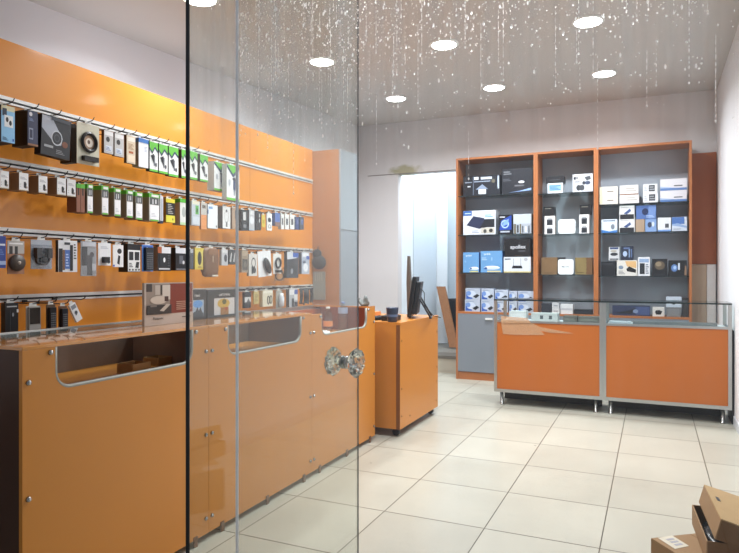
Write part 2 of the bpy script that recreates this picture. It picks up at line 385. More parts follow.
# small things inside the counters
def simple(mb, name, label, cat, group=None, bevel=0):
    return tag(mb.build(name, None, bevel), label, cat, group)
def tray(px0, px1, py, dy, label, w=.05):
    a = onZ((px0+px1)/2, py, .7812); t = empty('small_wooden_box', (a.x, a.y, .7812), 0, label, 'box', 'small boxes inside the near counter')
    h = dy
    MB().box(-.045, -w, 0, .045, w, .006, M('#B08A58', .6)).build('base', t)
    s = MB(); s.box(-.045, -w, .006, -.039, w, h, M('#B08A58', .6)); s.box(.039, -w, .006, .045, w, h, M('#B08A58', .6)); s.box(-.039, -w, .006, .039, -w+.006, h, M('#A07C4E', .6)); s.box(-.039, w-.006, .006, .039, w, h, M('#A07C4E', .6))
    s.build('walls', t)
tray(124, 144, 372, .04, 'small open pale wooden box inside the nearest counter, left one')
tray(152, 164, 364, .034, 'small pale wooden box inside the nearest counter, right one', .045)
def bottle(px, yb_, H, r, label, cap, lab_hex, lab_z, liquid=None):
    a = onX(px, yb_, -2.02); t = empty('plastic_bottle', (a.x, a.y, .7812), 0, label, 'bottle', 'plastic bottles in the far counter')
    MB().lathe([(r*.85, 0), (r, .008), (r, H*.30), (r*.93, H*.34), (r, H*.38), (r, H*.66), (r*.8, H*.78), (r*.36, H*.88), (r*.34, H*.93)], BOTTLE, 24).build('bottle_body', t)
    MB().lathe([(r*.42, H*.93), (r*.44, H*.94), (r*.44, H*.995), (r*.38, H)], cap, 18).build('cap', t)
    MB().lathe([(r*1.02, H*lab_z), (r*1.02, H*(lab_z+.2))], M(lab_hex, .4), 24, caps=False).build('label_sleeve', t)
bottle(328, 332, .185, .031, 'clear plastic bottle with an orange label in the far counter', M('#D8D8D4', .4), '#D9955E', .28)
bottle(343, 331, .21, .034, 'clear plastic bottle with blue cap and blue label in the far counter', M('#5E79B0', .4), '#9DB4DA', .6)
a = onX(327, 330, -1.92)
t = empty('crumpled_bag', (a.x, a.y-.05, .7812), 0, 'crumpled clear plastic bag lying before the bottles in the far counter', 'plastic bag')
mb = MB(); mb.ell((0, 0, .018), (.04, .06, .02), M('#C9CCCE', .25), 16, 10)
mb.v = [(x*(1+random.uniform(-.2, .2)), y*(1+random.uniform(-.2, .2)), max(0, z*(1+random.uniform(-.4, .5)))) for x, y, z in mb.v]; mb.build('bag_film', t)
# crumpled cloth on the counter rim
a = onX(366, 308, CB-.0)
mb = MB(); mb.ell((0, 0, .026), (.034, .05, .032), M('#7A7E7C', .8, var=.4, vscale=40), 26, 16)
mb.v = [(x*(1+.3*math.sin(90*y+40*z)+random.uniform(-.12, .12)), y*(1+.3*math.sin(110*z+60*x)), max(0, z*(1+.35*math.sin(120*x+70*y)))) for x, y, z in mb.v]
o = mb.build('crumpled_cloth'); o.location = (-1.885, 4.04, CH+.0105); tag(o, 'crumpled grey cloth lying on the rim at the end of the far counter', 'cloth')
# ------------------------------------------------------------ poster box and laptop bag boxes on the counter
def carton(name, label, cat, loc, rz, W, H, D, col, gfx, group=None, side=None, topc=None, rough=.42, extra=None):
    t = empty(name, loc, rz, label, cat, group)
    m_ = M(col, rough); sd = M(side, rough) if side else m_; tp = M(topc, rough) if topc else sd
    mb = MB(); mb.box(-W/2, 0, 0, W/2, D, H, m_, left=sd, right=sd, top=tp, back=sd, bottom=sd)
    print_face(mb, W, H, gfx); mb.build('carton_body', t)
    fl = MB(); fl.box(-W/2+.001, .002, H, W/2-.001, D-.002, H+.0012, tp); fl.build('lid_flap', t)
    if extra: extra(t, W, H, D)
    return t
def on_counter(x0, x1, ytop, Xp, D):
    a = onX(x0, 300, Xp); b = onX(x1, 300, Xp); H = onX((x0+x1)/2, ytop, Xp).z-(CH+.012)
    return (Xp, (a.y+b.y)/2, CH+.0125), b.y-a.y, H
loc, W, H = on_counter(144.5, 193, 283, -2.02, .1)
carton('product_box', 'grey and brick red product box with a phone photo, standing on the nearest counter', 'box', loc, PI/2, W, H, .014, '#B9AFA6',
    [('r', .03, .26, .54, .985, '#8F8378'), ('r', .5, .26, .985, .985, '#7A2E17'), ('r', .03, .8, .14, .985, '#3A322E'), ('r', .2, .72, .3, .95, '#B7AEA4'), ('r', .34, .6, .5, .95, '#C9C2B8'), ('r', .3, .72, .34, .95, '#3C3732'),
     ('e', .27, .6, .17, .1, '#C4B9AC'), ('r', .38, .56, .46, .68, '#43291E'), ('r', .03, .26, .52, .48, '#2B2521'), ('p', [(.28, .34), (.42, .5), (.5, .48), (.36, .32)], '#B9B2A8'), ('r', .1, .44, .22, .5, '#77706A'), ('l', .62, .33, .95, .56, 5, '#B58A74'),
     ('t', .25, .16, .085, 'Panasonic', '#2A2420'), ('l', .74, .13, .93, .18, 1, '#5A504A')], side='#A39A90')
for x0, x1, lab, pic in ((190.5, 206.5, 'dark laptop bag box with a blue city photo, left of the pair behind the door', 0), (207.5, 238.5, 'dark laptop bag box with a yellow figure photo, right of the pair', 1)):
    Xp = -2.09; loc, W, H = on_counter(x0, x1, 290, Xp, .1)
    if pic: g = [('r', .2, .08, .86, .7, '#C2C6CC'), ('e', .5, .5, .2, .18, '#BFA24A'), ('r', .4, .08, .66, .36, '#9C7446'), ('e', .52, .56, .07, .1, '#5A5A30'), ('e', .58, .3, .06, .06, '#A5502C'), ('t', .52, .82, .11, 'LAPTOP BAG', '#D8DADC')]
    else: g = [('r', .03, .08, .82, .66, '#9FB4CC'), ('e', .45, .52, .3, .13, '#5E9BE0'), ('p', [(.05, .08), (.05, .2), (.3, .28), (.42, .42), (.5, .28), (.62, .42), (.7, .25), (.8, .2), (.8, .08)], '#3B4450'), ('t', .4, .8, .1, 'T BAG', '#D8DADC')]
    carton('laptop_bag_box', lab, 'box', loc, PI/2, W, H, .07, '#33363B', g, 'laptop bag boxes on the counter', side='#2B2D31')
# ------------------------------------------------------------ hanging merchandise
XFD = -2.70
def hook(y, z, Xf, what, mat=BLACK):
    x0 = XW+.0065
    mb = MB(); L_ = Xf+.028-x0
    mb.tube([(0, 0, 0), (L_*.9, 0, 0), (L_, 0, .006), (L_+.012, 0, .02)], .0024, mat, 6)
    mb.box(-.004, -.012, -.005, .004, .012, .008, mat)
    o = mb.build('display_hook'); o.location = (x0+.0045, y, z)
    tag(o, 'hook holding the '+what, 'hook', 'display hooks on the slatwall rails'); return o
def dev(kind, W, H, col):
    mb = MB(); m_ = M(col, .35)
    if kind == 'plug':
        mb.box(-W*.22, -.022, H*.12, W*.2, -.001, H*.38, m_); mb.tube([(W*.2, -.01, H*.25), (W*.3, -.012, H*.18), (W*.2, -.012, H*.1)], .0025, m_, 6)
    elif kind == 'cord':
        for sx in (-.26, .26): mb.box(W*(sx-.11), -.026, H*.38, W*(sx+.11), -.001, H*.72, m_)
        pts = [(W*.3*math.cos(a), -.012-.004*math.sin(3*a), H*(.33+.17*math.sin(a))) for a in [2*PI*i/24 for i in range(24)]]
        mb.tube(pts, .006, m_, 6, True); mb.box(-W*.1, -.024, H*.22, W*.12, -.001, H*.42, m_)
    elif kind == 'ring':
        for q, off in ((1, 0), (.9, .004), (.8, -.002)):
            pts = [(W*.34*q*math.cos(a), -.01-off, H*.55+W*.36*q*math.sin(a)) for a in [2*PI*i/28 for i in range(28)]]
            mb.tube(pts, .005, m_, 6, True)
        mb.box(-W*.3, -.024, H*.08, W*.34, -.001, H*.2, m_)
    elif kind == 'mouse':
        mb.ell((0, -.016, 0), (W*.19, .018, H*.36), m_, 18, 10)
        mb.xform(Matrix.Translation((W*.08, 0, H*.42)) @ Matrix.Rotation(math.radians(-28), 4, 'Y'))
    elif kind == 'disc':
        mb.lathe([(W*.1, -.024), (W*.4, -.022), (W*.46, -.014), (W*.46, -.001)][::-1], m_, 28, (0, 0, H*.34), 'y')
        mb.lathe([(0, -.026), (W*.09, -.026), (W*.1, -.02)][::-1], M('#B9AFA4', .4), 16, (0, 0, H*.34), 'y')
    elif kind == 'remote':
        mb.box(-W*.34, -.018, H*.04, W*.34, -.001, H*.9, m_)
        for i in range(3):
            for j in range(8):
                mb.box(W*(-.25+.18*i), -.0205, H*(.1+.08*j), W*(-.25+.18*i+.11), -.018, H*(.1+.08*j+.045), M('#6E7176', .5))
    elif kind == 'phone':
        mb.box(-W*.42, -.014, H*.03, W*.42, -.001, H*.96, m_); mb.box(-W*.42, -.0150, H*.03, W*.42, -.014, H*.22, M('#9A9894', .35)); mb.box(-W*.38, -.0145, H*.27, W*.38, -.014, H*.93, M('#2B2622', .2))
    elif kind == 'handset':
        mb.tube([(W*.1, -.014, H*.2), (W*.0, -.016, H*.45), (W*.1, -.016, H*.75)], [W*.13, W*.1, W*.15], m_, 10)
        mb.box(-W*.4, -.02, H*.1, -W*.05, -.001, H*.5, m_)
    elif kind == 'tube':
        mb.lathe([(W*.2, H*.1), (W*.24, H*.14), (W*.24, H*.62), (W*.17, H*.7), (W*.17, H*.84)], m_, 14, (0, -W*.25, 0))
    return mb
NAMES_SEEN = {}
def hang(name, label, cat, x0, y0, x1, y1, col, gfx=(), D=.03, Xf=None, kind='box', side=None, device=None, devcol='#17181B', group=None, tilt=0, header=None, hookmat=None, tab=True):
    Xf = XFD if Xf is None else Xf
    xc = (x0+x1)/2
    a = onX(x0, (y0+y1)/2, Xf); b = onX(x1, (y0+y1)/2, Xf); zt = onX(xc, y0, Xf).z; zb = onX(xc, y1, Xf).z
    W = (b.y-a.y)*.97; H = zt-zb; yc = (a.y+b.y)/2
    t = empty(name, (Xf, yc, zb), PI/2, label, cat, group)
    m_ = M(col, .42); sd = M(side, .55) if side else m_
    if kind == 'box':
        mb = MB(); mb.box(-W/2, 0, 0, W/2, D, H, m_, left=sd, right=sd, back=sd, bottom=sd, top=sd); print_face(mb, W, H, gfx); p = mb.build('package', t)
    elif kind == 'card':
        mb = MB(); mb.box(-W/2, 0, 0, W/2, .003, H, m_); print_face(mb, W, H, gfx); p = mb.build('backing_card', t)
    elif kind == 'clam':
        mb = MB(); mb.box(-W/2, 0, 0, W/2, .002, H, m_); print_face(mb, W, H, gfx); mb.build('backing_card', t)
        c = MB(); q = .9
        c.prism([(-W*.5, -.0005, 0), (W*.5, -.0005, 0), (W*.5, -.0005, H), (-W*.5, -.0005, H)], (0, -.004, 0), CLEAR)
        c.prism([(-W*.44, -.005, H*.05), (W*.44, -.005, H*.05), (W*.44, -.005, H*.8), (-W*.44, -.005, H*.8)], (0, -.028, 0), CLEAR)
        c.build('blister', t)
    elif kind == 'bag':
        mb = MB(); mb.ell((0, D/2, H/2), (W/2*1.12, D/2, H/2*1.08), m_, 20, 12)
        sq = lambda q, h: math.copysign(min(1, abs(q)/h)**.45*h, q)
        mb.v = [(sq(v[0], W/2), v[1], H/2+sq(v[2]-H/2, H/2)) for v in mb.v]
        mb.v = [(max(-W/2, min(W/2, v[0]))*(1+random.uniform(-.03, .03)), v[1]*(1+random.uniform(-.15, .15)), max(0, min(H, v[2]))) for v in mb.v]
        print_face(mb, W*.8, H, gfx, -.004); mb.build('package', t)
    if device:
        for dk in (device if isinstance(device, (list, tuple)) else [device]):
            dev(dk, W, H, devcol).build('contents', t)
    if header:
        hb = MB(); hb.box(-W/2-.0006, -.0012, H*.86, W/2+.0006, (D if kind == 'box' else .003)+.0006, H+.001, M(header, .45)); hb.build('header_strip', t)
    ym = D*.35 if kind in ('box', 'bag') else .0015
    tb = MB(); s_ = min(W*.3, .022)
    tb.prism([(-s_, ym, H*.99), (s_, ym, H*.99), (s_*.8, ym, H+.016), (-s_*.8, ym, H+.016)], (0, .0016, 0), M('#D6D6D2', .4)); tb.build('hang_tab', t)
    if tilt: t.rotation_euler = (math.radians(tilt), 0, PI/2) if False else (Matrix.Rotation(PI/2, 4, 'Z') @ Matrix.Rotation(math.radians(tilt), 4, 'Y')).to_euler()
    short = label
    for w_ in (', on the top rail', ', on the second rail', ', on the third rail', ', on the fourth rail', ' on the top rail', ' on the second rail', ' on the third rail', ' on the fourth rail'): short = short.replace(w_, '')
    hook(yc, zb+H+.011, Xf, short, hookmat or BLACK)
    return t
W_, K_ = '#EDEDEA', '#8B6A4A'
# ---- top rail
G1 = 'packs on the top rail'
hang('earphone_box', 'light blue boxed earphones, leftmost pack on the top rail', 'box', 1, 106, 15, 142.5, '#8CC4EC', [('r', 0, .86, 1, 1, '#D9D3B0'), ('r', .08, .72, .4, .92, '#1C2C44'), ('r', .22, .42, .86, .74, '#E8EEF2'), ('e', .42, .62, .1, .07, '#2A2A30'), ('e', .66, .54, .1, .07, '#2A2A30'), ('l', .08, .05, .5, .14, 3, '#33506E'), ('r', .8, .05, .92, .12, '#2F62B8')], .10, side='#15171C', group=G1)
hang('accessory_box', 'navy blue box with a white outline drawing, second on the top rail', 'box', 27.5, 111, 38, 146, '#2B3352', [('e', .3, .9, .16, .06, '#D8D8E0'), ('l', .15, .7, .6, .8, 3, '#7C88B0'), ('r', .12, .18, .52, .5, '#8A92AA'), ('r', .18, .22, .46, .46, '#242B48'), ('r', 0, 0, 1, .06, '#8C6240')], .11, side='#0D0F14', group=G1)
hang('camera_lens_pack', 'large black and grey pack with a round lens picture, on the top rail', 'package', 40, 117, 70, 157, '#23262B', [('p', [(0, .97), (.32, .97), (.72, .5), (.68, .32), (.5, .3), (0, .66)], '#A9B0BC'), ('e', .52, .48, .19, .19, '#C4CAD2'), ('e', .52, .48, .16, .16, '#2A2E34'), ('o', .52, .48, .1, .1, .7, '#4A4E56'), ('r', .1, .2, .4, .26, '#A0A4A8'), ('e', .8, .36, .1, .08, '#7A4A34'), ('l', .5, .08, .8, .2, 3, '#8A8C90'), ('r', .3, .9, .95, .98, '#3E434C')], .045, side='#17181C', group=G1, tilt=3)
hang('cable_pack', 'cream clear pack with a coiled black cable, on the top rail', 'package', 76.5, 124, 99.5, 165, '#CBC8B4', [('e', .55, .55, .3, .2, '#A88A72'), ('e', .55, .55, .17, .11, '#E6DED2'), ('e', .52, .56, .06, .05, '#6E5648')], .05, kind='card', device=['ring'], devcol='#1A1614', side='#1F1712', group=G1)
hang('dark_box', 'narrow dark box standing behind the cream cable pack', 'box', 71, 124, 77, 163, '#1D1612', (), .08, Xf=-2.74, group=G1)
for i, (x0, x1, y0, y1) in enumerate(((104, 113.5, 131, 153.5), (114.5, 124, 134, 156.5))):
    hang('earphone_card', ('grey carded earphones, left of two alike on the top rail', 'grey carded earphones, right of two alike on the top rail')[i], 'package', x0, y0, x1, y1, '#C6C6C6', [('r', .05, .8, .95, .97, '#EDEDED'), ('e', .4, .62, .2, .12, '#3A3A3C'), ('r', .15, .1, .8, .34, '#D8E0EC'), ('l', .2, .12, .7, .3, 3, '#7084A8')], .02, side='#6B4A30', group=G1)
hang('spray_pack', 'beige slim pack with an orange mark, on the top rail', 'package', 126.5, 136, 135.5, 163.5, '#DCCDB4', [('r', .1, .8, .9, .95, '#EEE6D8'), ('r', .25, .36, .75, .44, '#B4623A'), ('l', .2, .5, .8, .72, 5, '#A8845E'), ('r', .1, .05, .9, .3, '#ECDCC4')], .02, side='#4A3524', group=G1)
hang('cleaning_card', 'white pack with a blue header, on the top rail', 'package', 138.5, 139, 148.5, 167.5, '#EAEEF2', [('l', .6, .55, .9, .75, 4, '#B9C4D4')], .05, side='#8C8C88', header='#3F78C0', group=G1)
grn = [('r', .0, .0, 1, .07, '#67BE45'), ('p', [(0, .99), (1, .99), (1, .72), (.62, .86), (.3, .66), (0, .8)], '#67BE45'), ('p', [(0, .8), (.3, .66), (.62, .86), (1, .72), (1, .64), (.62, .78), (.3, .58), (0, .72)], '#33415E'), ('p', [(.12, .52), (.5, .6), (.62, .34), (.5, .26)], '#2B2D33'), ('r', .5, .2, .62, .55, '#6E727A'), ('e', .75, .24, .1, .07, '#4A4E58')]
ord_ = ['first', 'second', 'third', 'fourth', 'fifth']
for i, (x0, x1, y0, y1) in enumerate(((149.5, 158, 142, 171.5), (158.8, 167.8, 144.5, 173.5), (168.6, 178.5, 147, 176.5))):
    hang('phone_holder_pack', f'green phone holder pack, {ord_[i]} of three left of the door edge', 'package', x0, y0, x1, y1, '#E9ECEC', grn, .03, side='#2A2C30', group='green phone holder packs on the top rail')
for i, (x0, x1, y0, y1) in enumerate(((181.5, 186.3, 149.5, 178), (190, 197.5, 151.5, 179.5), (200, 208, 155, 181.5))):
    hang('phone_holder_pack', ('green and white phone holder pack cut by the black door edge', 'green and white phone holder pack just right of the black door edge', 'green and white phone holder pack before the gap, seen through the door')[i], 'package', x0, y0, x1, y1, '#E9ECEC', grn, .03, side='#2A2C30', group='green phone holder packs on the top rail')
big = [('r', 0, 0, 1, .07, '#6CC24A'), ('p', [(0, .985), (.5, .74), (1, .985)], '#6CC24A'), ('p', [(0, .985), (.5, .74), (1, .985), (1, .9), (.5, .64), (0, .9)], '#3A4668'), ('r', .5, .3, .68, .62, '#3E4C70'), ('p', [(.4, .6), (.6, .66), (.9, .56), (.62, .54)], '#2E3444'), ('r', .54, .14, .62, .3, '#59657E'), ('e', .2, .48, .08, .1, '#B4BAC4')]
hang('phone_stand_pack', 'large green and white phone stand pack, rear and higher one of two', 'package', 214, 162.5, 227, 191, '#EEF0F2', big, .06, side='#A9ABA8', group='large phone stand packs on the top rail', Xf=-2.72)
hang('phone_stand_pack', 'large green and white phone stand pack, front and lower one of two', 'package', 226.5, 165, 239.5, 200.5, '#EEF0F2', big, .04, side='#A9ABA8', group='large phone stand packs on the top rail', Xf=-2.66)
# ---- second rail
G2 = 'packs on the second rail'
usb = [('l', .12, .62, .85, .78, 3, '#A9ACB4'), ('p', [(.5, .18), (.72, .12), (.8, .4), (.66, .52), (.5, .48)], '#22242A'), ('e', .82, .2, .08, .07, '#9A8C80'), ('r', .1, .2, .16, .24, '#55585E'), ('r', .1, .32, .16, .36, '#55585E'), ('r', 0, 0, 1, .05, '#CFC8B0')]
for i, (x0, x1, y0, y1) in enumerate(((0, 9, 171, 188.5), (19, 28.5, 173, 190.5), (38.5, 47.5, 176, 193), (57, 66, 178, 195), (67, 75.8, 179.5, 196.5))):
    hang('adapter_box', f'white adapter box with kraft side, {ord_[i]} from left, second rail', 'box', x0, y0, x1, y1, '#EDEEEF', usb, .085, side='#85694F', group='white adapter boxes on the second rail')
for i, (x0, x1, y0, y1) in enumerate(((76.5, 80.5, 184, 212), (80.8, 84.8, 184.5, 212.5))):
    hang('case_box', ('brown slim box with green top, outer left on the second rail', 'brown slim box with green top, next to the first on the second rail')[i], 'box', x0, y0, x1, y1, '#8C5B45', [('r', .3, .6, .7, .9, '#3A2A22')], .07, side='#7A4C38', header='#5DB83C', group='brown slim boxes on the second rail')
case = [('r', .06, .6, .94, .86, '#56585A'), ('r', .3, .62, .42, .8, '#C9CCCE'), ('r', .58, .64, .7, .8, '#DADCDE'), ('r', .06, .06, .94, .58, '#F2F2F4'), ('l', .2, .14, .7, .3, 3, '#CBD0D8'), ('r', .1, .0, .9, .045, '#66C044'), ('r', .2, .88, .9, .97, '#E8EAE4')]
cx = [(87, 93, 184.5, 213), (101.5, 108.5, 186, 214.5), (114, 120.8, 188.5, 216), (126.3, 133, 190.5, 217.5), (135.5, 142.5, 192.5, 219.5)]
for i, (x0, x1, y0, y1) in enumerate(cx):
    hang('phone_case_box', f'narrow phone case box with green header, {ord_[i]} of five from left', 'box', x0, y0, x1, y1, '#A9A49A', case, .09, side='#8A7F70', header='#5DB83C', group='phone case boxes on the second rail')
hang('phone_case_box', 'wide phone case box with green header, rightmost of its row', 'box', 149, 194, 159.5, 221, '#C9C8C4', case, .09, side='#8F887C', header='#5DB83C', group='phone case boxes on the second rail')
hang('pen_pack', 'slim dark blue and white pack beside the wide phone case box', 'package', 160, 196, 163.2, 223.5, '#D8DADC', [('r', .2, .12, .8, .9, '#AEB6C2'), ('r', 0, 0, 1, .1, '#22304C')], .02, side='#22304C', group=G2)
hang('yellow_pack', 'black and yellow pack left of the black door edge on the second rail', 'package', 165.8, 199, 175, 222.5, '#16171A', [('r', 0, .84, 1, 1, '#D8D040'), ('r', 0, 0, 1, .3, '#DAD64A'), ('l', .2, .36, .8, .8, 6, '#A8A8A4'), ('r', .7, .1, .8, .18, '#4A4A20')], .04, side='#C28A2C', group=G2)
hang('green_pack', 'green topped white pack beside the black door edge on the second rail', 'package', 180, 199, 186.3, 225, '#D9DEDA', [('e', .6, .5, .3, .2, '#A9B2AE'), ('r', 0, 0, 1, .1, '#B9D8A8')], .06, side='#9C9A90', header='#54B43C', group=G2)
hang('memory_pack', 'pale blue pack with a green sticker on the second rail', 'package', 191.5, 201, 200, 225.5, '#C3CCD8', [('r', .1, .86, .9, 1, '#E6E2CC'), ('r', .46, .46, .84, .82, '#66B85A'), ('r', .58, .54, .72, .7, '#2E3A32'), ('r', .1, .05, .9, .36, '#D4DCE8')], .03, side='#9A9A96', group=G2)
hang('memory_pack', 'slim peach and grey pack on the second rail', 'package', 201, 203, 206.8, 229.5, '#E39A62', [('r', 0, .55, 1, 1, '#C9C6C2'), ('r', .2, .8, .8, .92, '#6A625C')], .015, side='#B07848', group=G2)
hang('cable_box', 'white card box with a blue corner on the second rail', 'box', 207.5, 205, 217.8, 228.5, '#E9EEF4', [('r', .1, .82, .5, .92, '#7FA8D8'), ('r', 0, .6, .08, .78, '#3E6AA8'), ('r', .82, .06, .92, .14, '#3E4652')], .03, side='#5E6468', group=G2)
hang('charger_box', 'white charger box with a grey outline, left of the white pane edge', 'box', 222.5, 206.5, 230.5, 228.5, '#E6E8EA', [('o', .5, .55, .26, .3, .86, '#8A8E94'), ('r', .44, .74, .56, .86, '#2A2C30'), ('r', .4, .08, .6, .28, '#6A6C70')], .05, side='#4E5256', group=G2)
hang('charger_box', 'small tan sided box just left of the white pane edge on the second rail', 'box', 232, 208, 238, 229, '#B29A86', [('r', .5, .5, .9, .9, '#2A2C30')], .04, side='#A58C76', group=G2)
for i, (x0, x1, y0, y1, c, g, lab) in enumerate((
    (241.5, 247.8, 210, 230.5, '#2B2E33', [('r', .25, .5, .7, .9, '#D6D8DA'), ('r', .3, .14, .7, .3, '#8A8D92')], 'black boxed accessory just right of the white pane edge'),
    (249, 254.6, 210, 230.5, '#B9BDC4', [('e', .5, .5, .36, .2, '#E6EAF0'), ('r', .2, .76, .8, .96, '#DDE0E4')], 'silver grey carded accessory on the second rail'),
    (255.4, 261.3, 211, 230, '#26292E', [('r', .6, .4, .75, .6, '#C8CACC'), ('r', .6, .68, .75, .86, '#C8CACC')], 'black boxed accessory with two white windows on the second rail'))):
    hang('accessory_box', lab, 'box', x0, y0, x1, y1, c, g, .05, side='#24272B', group=G2)
hang('memory_card_pack', 'tiny yellow card pack on the second rail', 'package', 262, 215, 265, 227, '#D6C24E', [('r', .2, .3, .8, .6, '#B8A23C')], .008, group=G2, kind='card')
hang('sensor_pack', 'white rounded card with two dark spots on the second rail', 'package', 267, 213.5, 272, 230.5, '#E8EAEC', [('e', .5, .62, .34, .14, '#3A3D44'), ('o', .5, .24, .3, .12, .7, '#5A5E66')], .01, side='#B8BABC', group=G2)
hang('blue_card_pack', 'blue and brown card pack on the second rail', 'package', 275, 213, 280, 226, '#4E6EB4', [('r', 0, 0, 1, .3, '#8A6A5C')], .03, side='#3A5288', group=G2)
for i, (x0, x1) in enumerate(((281, 284), (285, 289), (290, 294.5))):
    hang('battery_card', f'white card with dark picture, {ord_[i]} of three at the second rail end', 'package', x0, 214+i*.4, x1, 229.3, '#E2E4E4', [('r', .25, .3, .75, .72, '#4A4E54'), ('r', .1, .84, .9, .96, '#F6F6F6')], .03, side='#B4B0A8', group='small white cards at the end of the second rail')
for i, (x0, x1) in enumerate(((295.3, 299), (299.8, 304))):
    hang('blue_box', ('dark blue box, left of the last two on the second rail', 'dark blue grey box at the very end of the second rail')[i], 'box', x0, 217, x1, 229.5, ('#2F4478', '#3E4656')[i], [('r', .3, .4, .8, .8, '#56689A')], .05, side='#2A3350', group=G2)
# ---- third rail
G3 = 'packs on the third rail'
hang('blue_card', 'blue carded item at the left edge of the third rail', 'package', -3, 236, 6, 268, '#24408C', [('r', 0, .1, 1, .22, '#9DB2D8'), ('r', .1, .7, .9, .76, '#D8DEEC'), ('l', .1, .4, .8, .6, 3, '#5C78B8')], .02, group=G3, Xf=-2.68)
hang('camera_card', 'clear pack with a large round dark webcam, on the third rail', 'package', 7.2, 241, 24.5, 274, '#A8785A', [('r', 0, .62, 1, 1, '#B9B4AE'), ('r', .1, .6, .3, .84, '#2E2C2C'), ('r', .42, .6, .6, .84, '#2E2C2C'), ('l', .1, .88, .9, .97, 1, '#ECECEA')], .02, kind='card', device='disc', devcol='#4A423C', group=G3)
hang('charger_blister', 'clear blister pack with black charger cords, on the third rail', 'package', 30.5, 240, 52, 269, '#8E9AA8', [('r', 0, .84, 1, 1, '#B4BCC6')], .02, kind='clam', device='cord', devcol='#14161A', group=G3)
hang('car_kit_pack', 'white and blue pack with dark bars, on the third rail', 'package', 58, 240.5, 77.5, 272, '#E3E5E8', [('r', .02, .0, .22, .74, '#23262C'), ('r', .22, .06, .34, .7, '#7A5A40'), ('r', .34, .1, .6, .7, '#4A6FB4'), ('r', .6, .04, .76, .86, '#1D2026'), ('l', .38, .16, .54, .6, 5, '#B4C8EA'), ('l', .8, .4, .94, .92, 6, '#55585E'), ('r', .3, .86, .6, .94, '#3A3D44')], .02, side='#1A1C20', group=G3)
hang('microphone_pack', 'clear pack with a tall dark microphone shape, on the third rail', 'package', 80.5, 241.5, 96.5, 276, '#9FA3A8', [('r', .05, .3, .42, .84, '#1C1E22'), ('r', .4, .02, .74, .6, '#2B2E33'), ('e', .7, .62, .14, .08, '#2A2C32'), ('r', .72, .16, .96, .36, '#C8CCD2'), ('r', .1, .86, .95, .98, '#C9CDD4')], .02, kind='clam', group=G3)
hang('plug_card', 'white card with a black plug, left of two on the third rail', 'package', 98, 243, 111, 265.5, '#E9EAEC', [('l', .2, .74, .8, .86, 2, '#B8BCC4'), ('e', .84, .16, .1, .06, '#3A62B8')], .02, kind='card', device='plug', group=G3)
hang('plug_card', 'white card with a small black clip, right of two on the third rail', 'package', 112.8, 245, 123.5, 267, '#ECECEC', [('e', .62, .72, .22, .12, '#2E3034'), ('p', [(.4, .16), (.62, .1), (.7, .5), (.5, .54)], '#26282C'), ('r', 0, .02, .16, .1, '#3A62B8')], .02, kind='card', group=G3)
hang('speaker_box', 'black and white speaker box with two dark panels, on the third rail', 'box', 127.5, 244, 140.5, 272, '#15171B', [('r', .02, .02, .98, .78, '#E9EAE8'), ('r', .1, .42, .44, .72, '#25272C'), ('r', .54, .42, .9, .72, '#25272C'), ('l', .1, .16, .4, .34, 3, '#4A4C50'), ('p', [(.58, .16), (.84, .14), (.9, .36), (.66, .36)], '#2A2C30'), ('r', .08, .05, .2, .11, '#2E3034'), ('r', .32, .05, .44, .11, '#2E3034'), ('r', .56, .05, .68, .11, '#2E3034'), ('r', .8, .05, .92, .11, '#2E3034')], .07, side='#15171B', group=G3)
hang('remote_pack', 'blue pack with a black remote control, on the third rail', 'package', 141.8, 245, 153.2, 271.5, '#5E8AD0', [('r', .1, .68, .96, .96, '#2E58A8'), ('o', .45, .8, .2, .12, .7, '#CFE0F4')], .02, kind='card', device='remote', devcol='#20242C', group=G3)
hang('phone_box', 'black phone box with white top and orange edge, on the third rail', 'box', 157.5, 247, 171, 271, '#1D1F24', [('r', .3, .74, 1, 1, '#DADCE0'), ('r', 0, .74, .3, 1, '#A85A34'), ('r', .08, .06, .92, .12, '#C9CBCD'), ('e', .48, .46, .08, .1, '#E8EAEC'), ('r', .12, .14, .7, .72, '#24272D'), ('e', .48, .46, .08, .1, '#E8EAEC'), ('l', .74, .18, .9, .7, 5, '#4A4E56')], .06, side='#8E8478', group=G3)
hang('phone_box', 'black boxed gadget with white header, left of the black door edge', 'box', 175.5, 248, 186.3, 270.5, '#1A1C21', [('r', 0, .76, 1, 1, '#D2D6DA'), ('r', .34, .3, .7, .66, '#5A5E66'), ('e', .74, .36, .1, .08, '#C8CACC'), ('r', .05, .04, .95, .08, '#8A8E94')], .08, side='#1D1F24', group=G3)
hang('phone_box', 'grey dark box just right of the black door edge on the third rail', 'box', 190, 249, 193.5, 269, '#4A4F58', [('r', .1, .8, .9, 1, '#B8BCC2')], .05, side='#3E434B', group=G3)
hang('mouse_box', 'yellow box with a dark oval mouse, on the third rail', 'box', 194.8, 248, 204.6, 269.5, '#D8C048', [('r', .14, .1, .86, .9, '#DCCB66'), ('e', .48, .52, .22, .32, '#4A443C'), ('e', .48, .52, .14, .24, '#2E2C2A'), ('l', .3, .08, .7, .16, 2, '#8A4A30')], .035, side='#B89E3A', group=G3)
hang('cable_bag', 'brown translucent bag of cables with a white tag, on the third rail', 'bag', 205.2, 247.5, 220.5, 277, '#7A5A44', [('r', .1, .75, .9, .95, '#8E6A50'), ('r', .4, .02, .9, .07, '#D8D0C4'), ('r', .42, .5, .5, .72, '#B9A48E')], .05, kind='bag', group=G3, Xf=-2.68)
hang('earbud_card', 'small grey card with a dark earbud, on the third rail', 'package', 221.5, 249.5, 228, 265.5, '#B9BCC2', [('e', .62, .46, .24, .24, '#3A3E46'), ('r', .1, .8, .9, .96, '#D8DADC')], .02, side='#9A9CA0', group=G3)
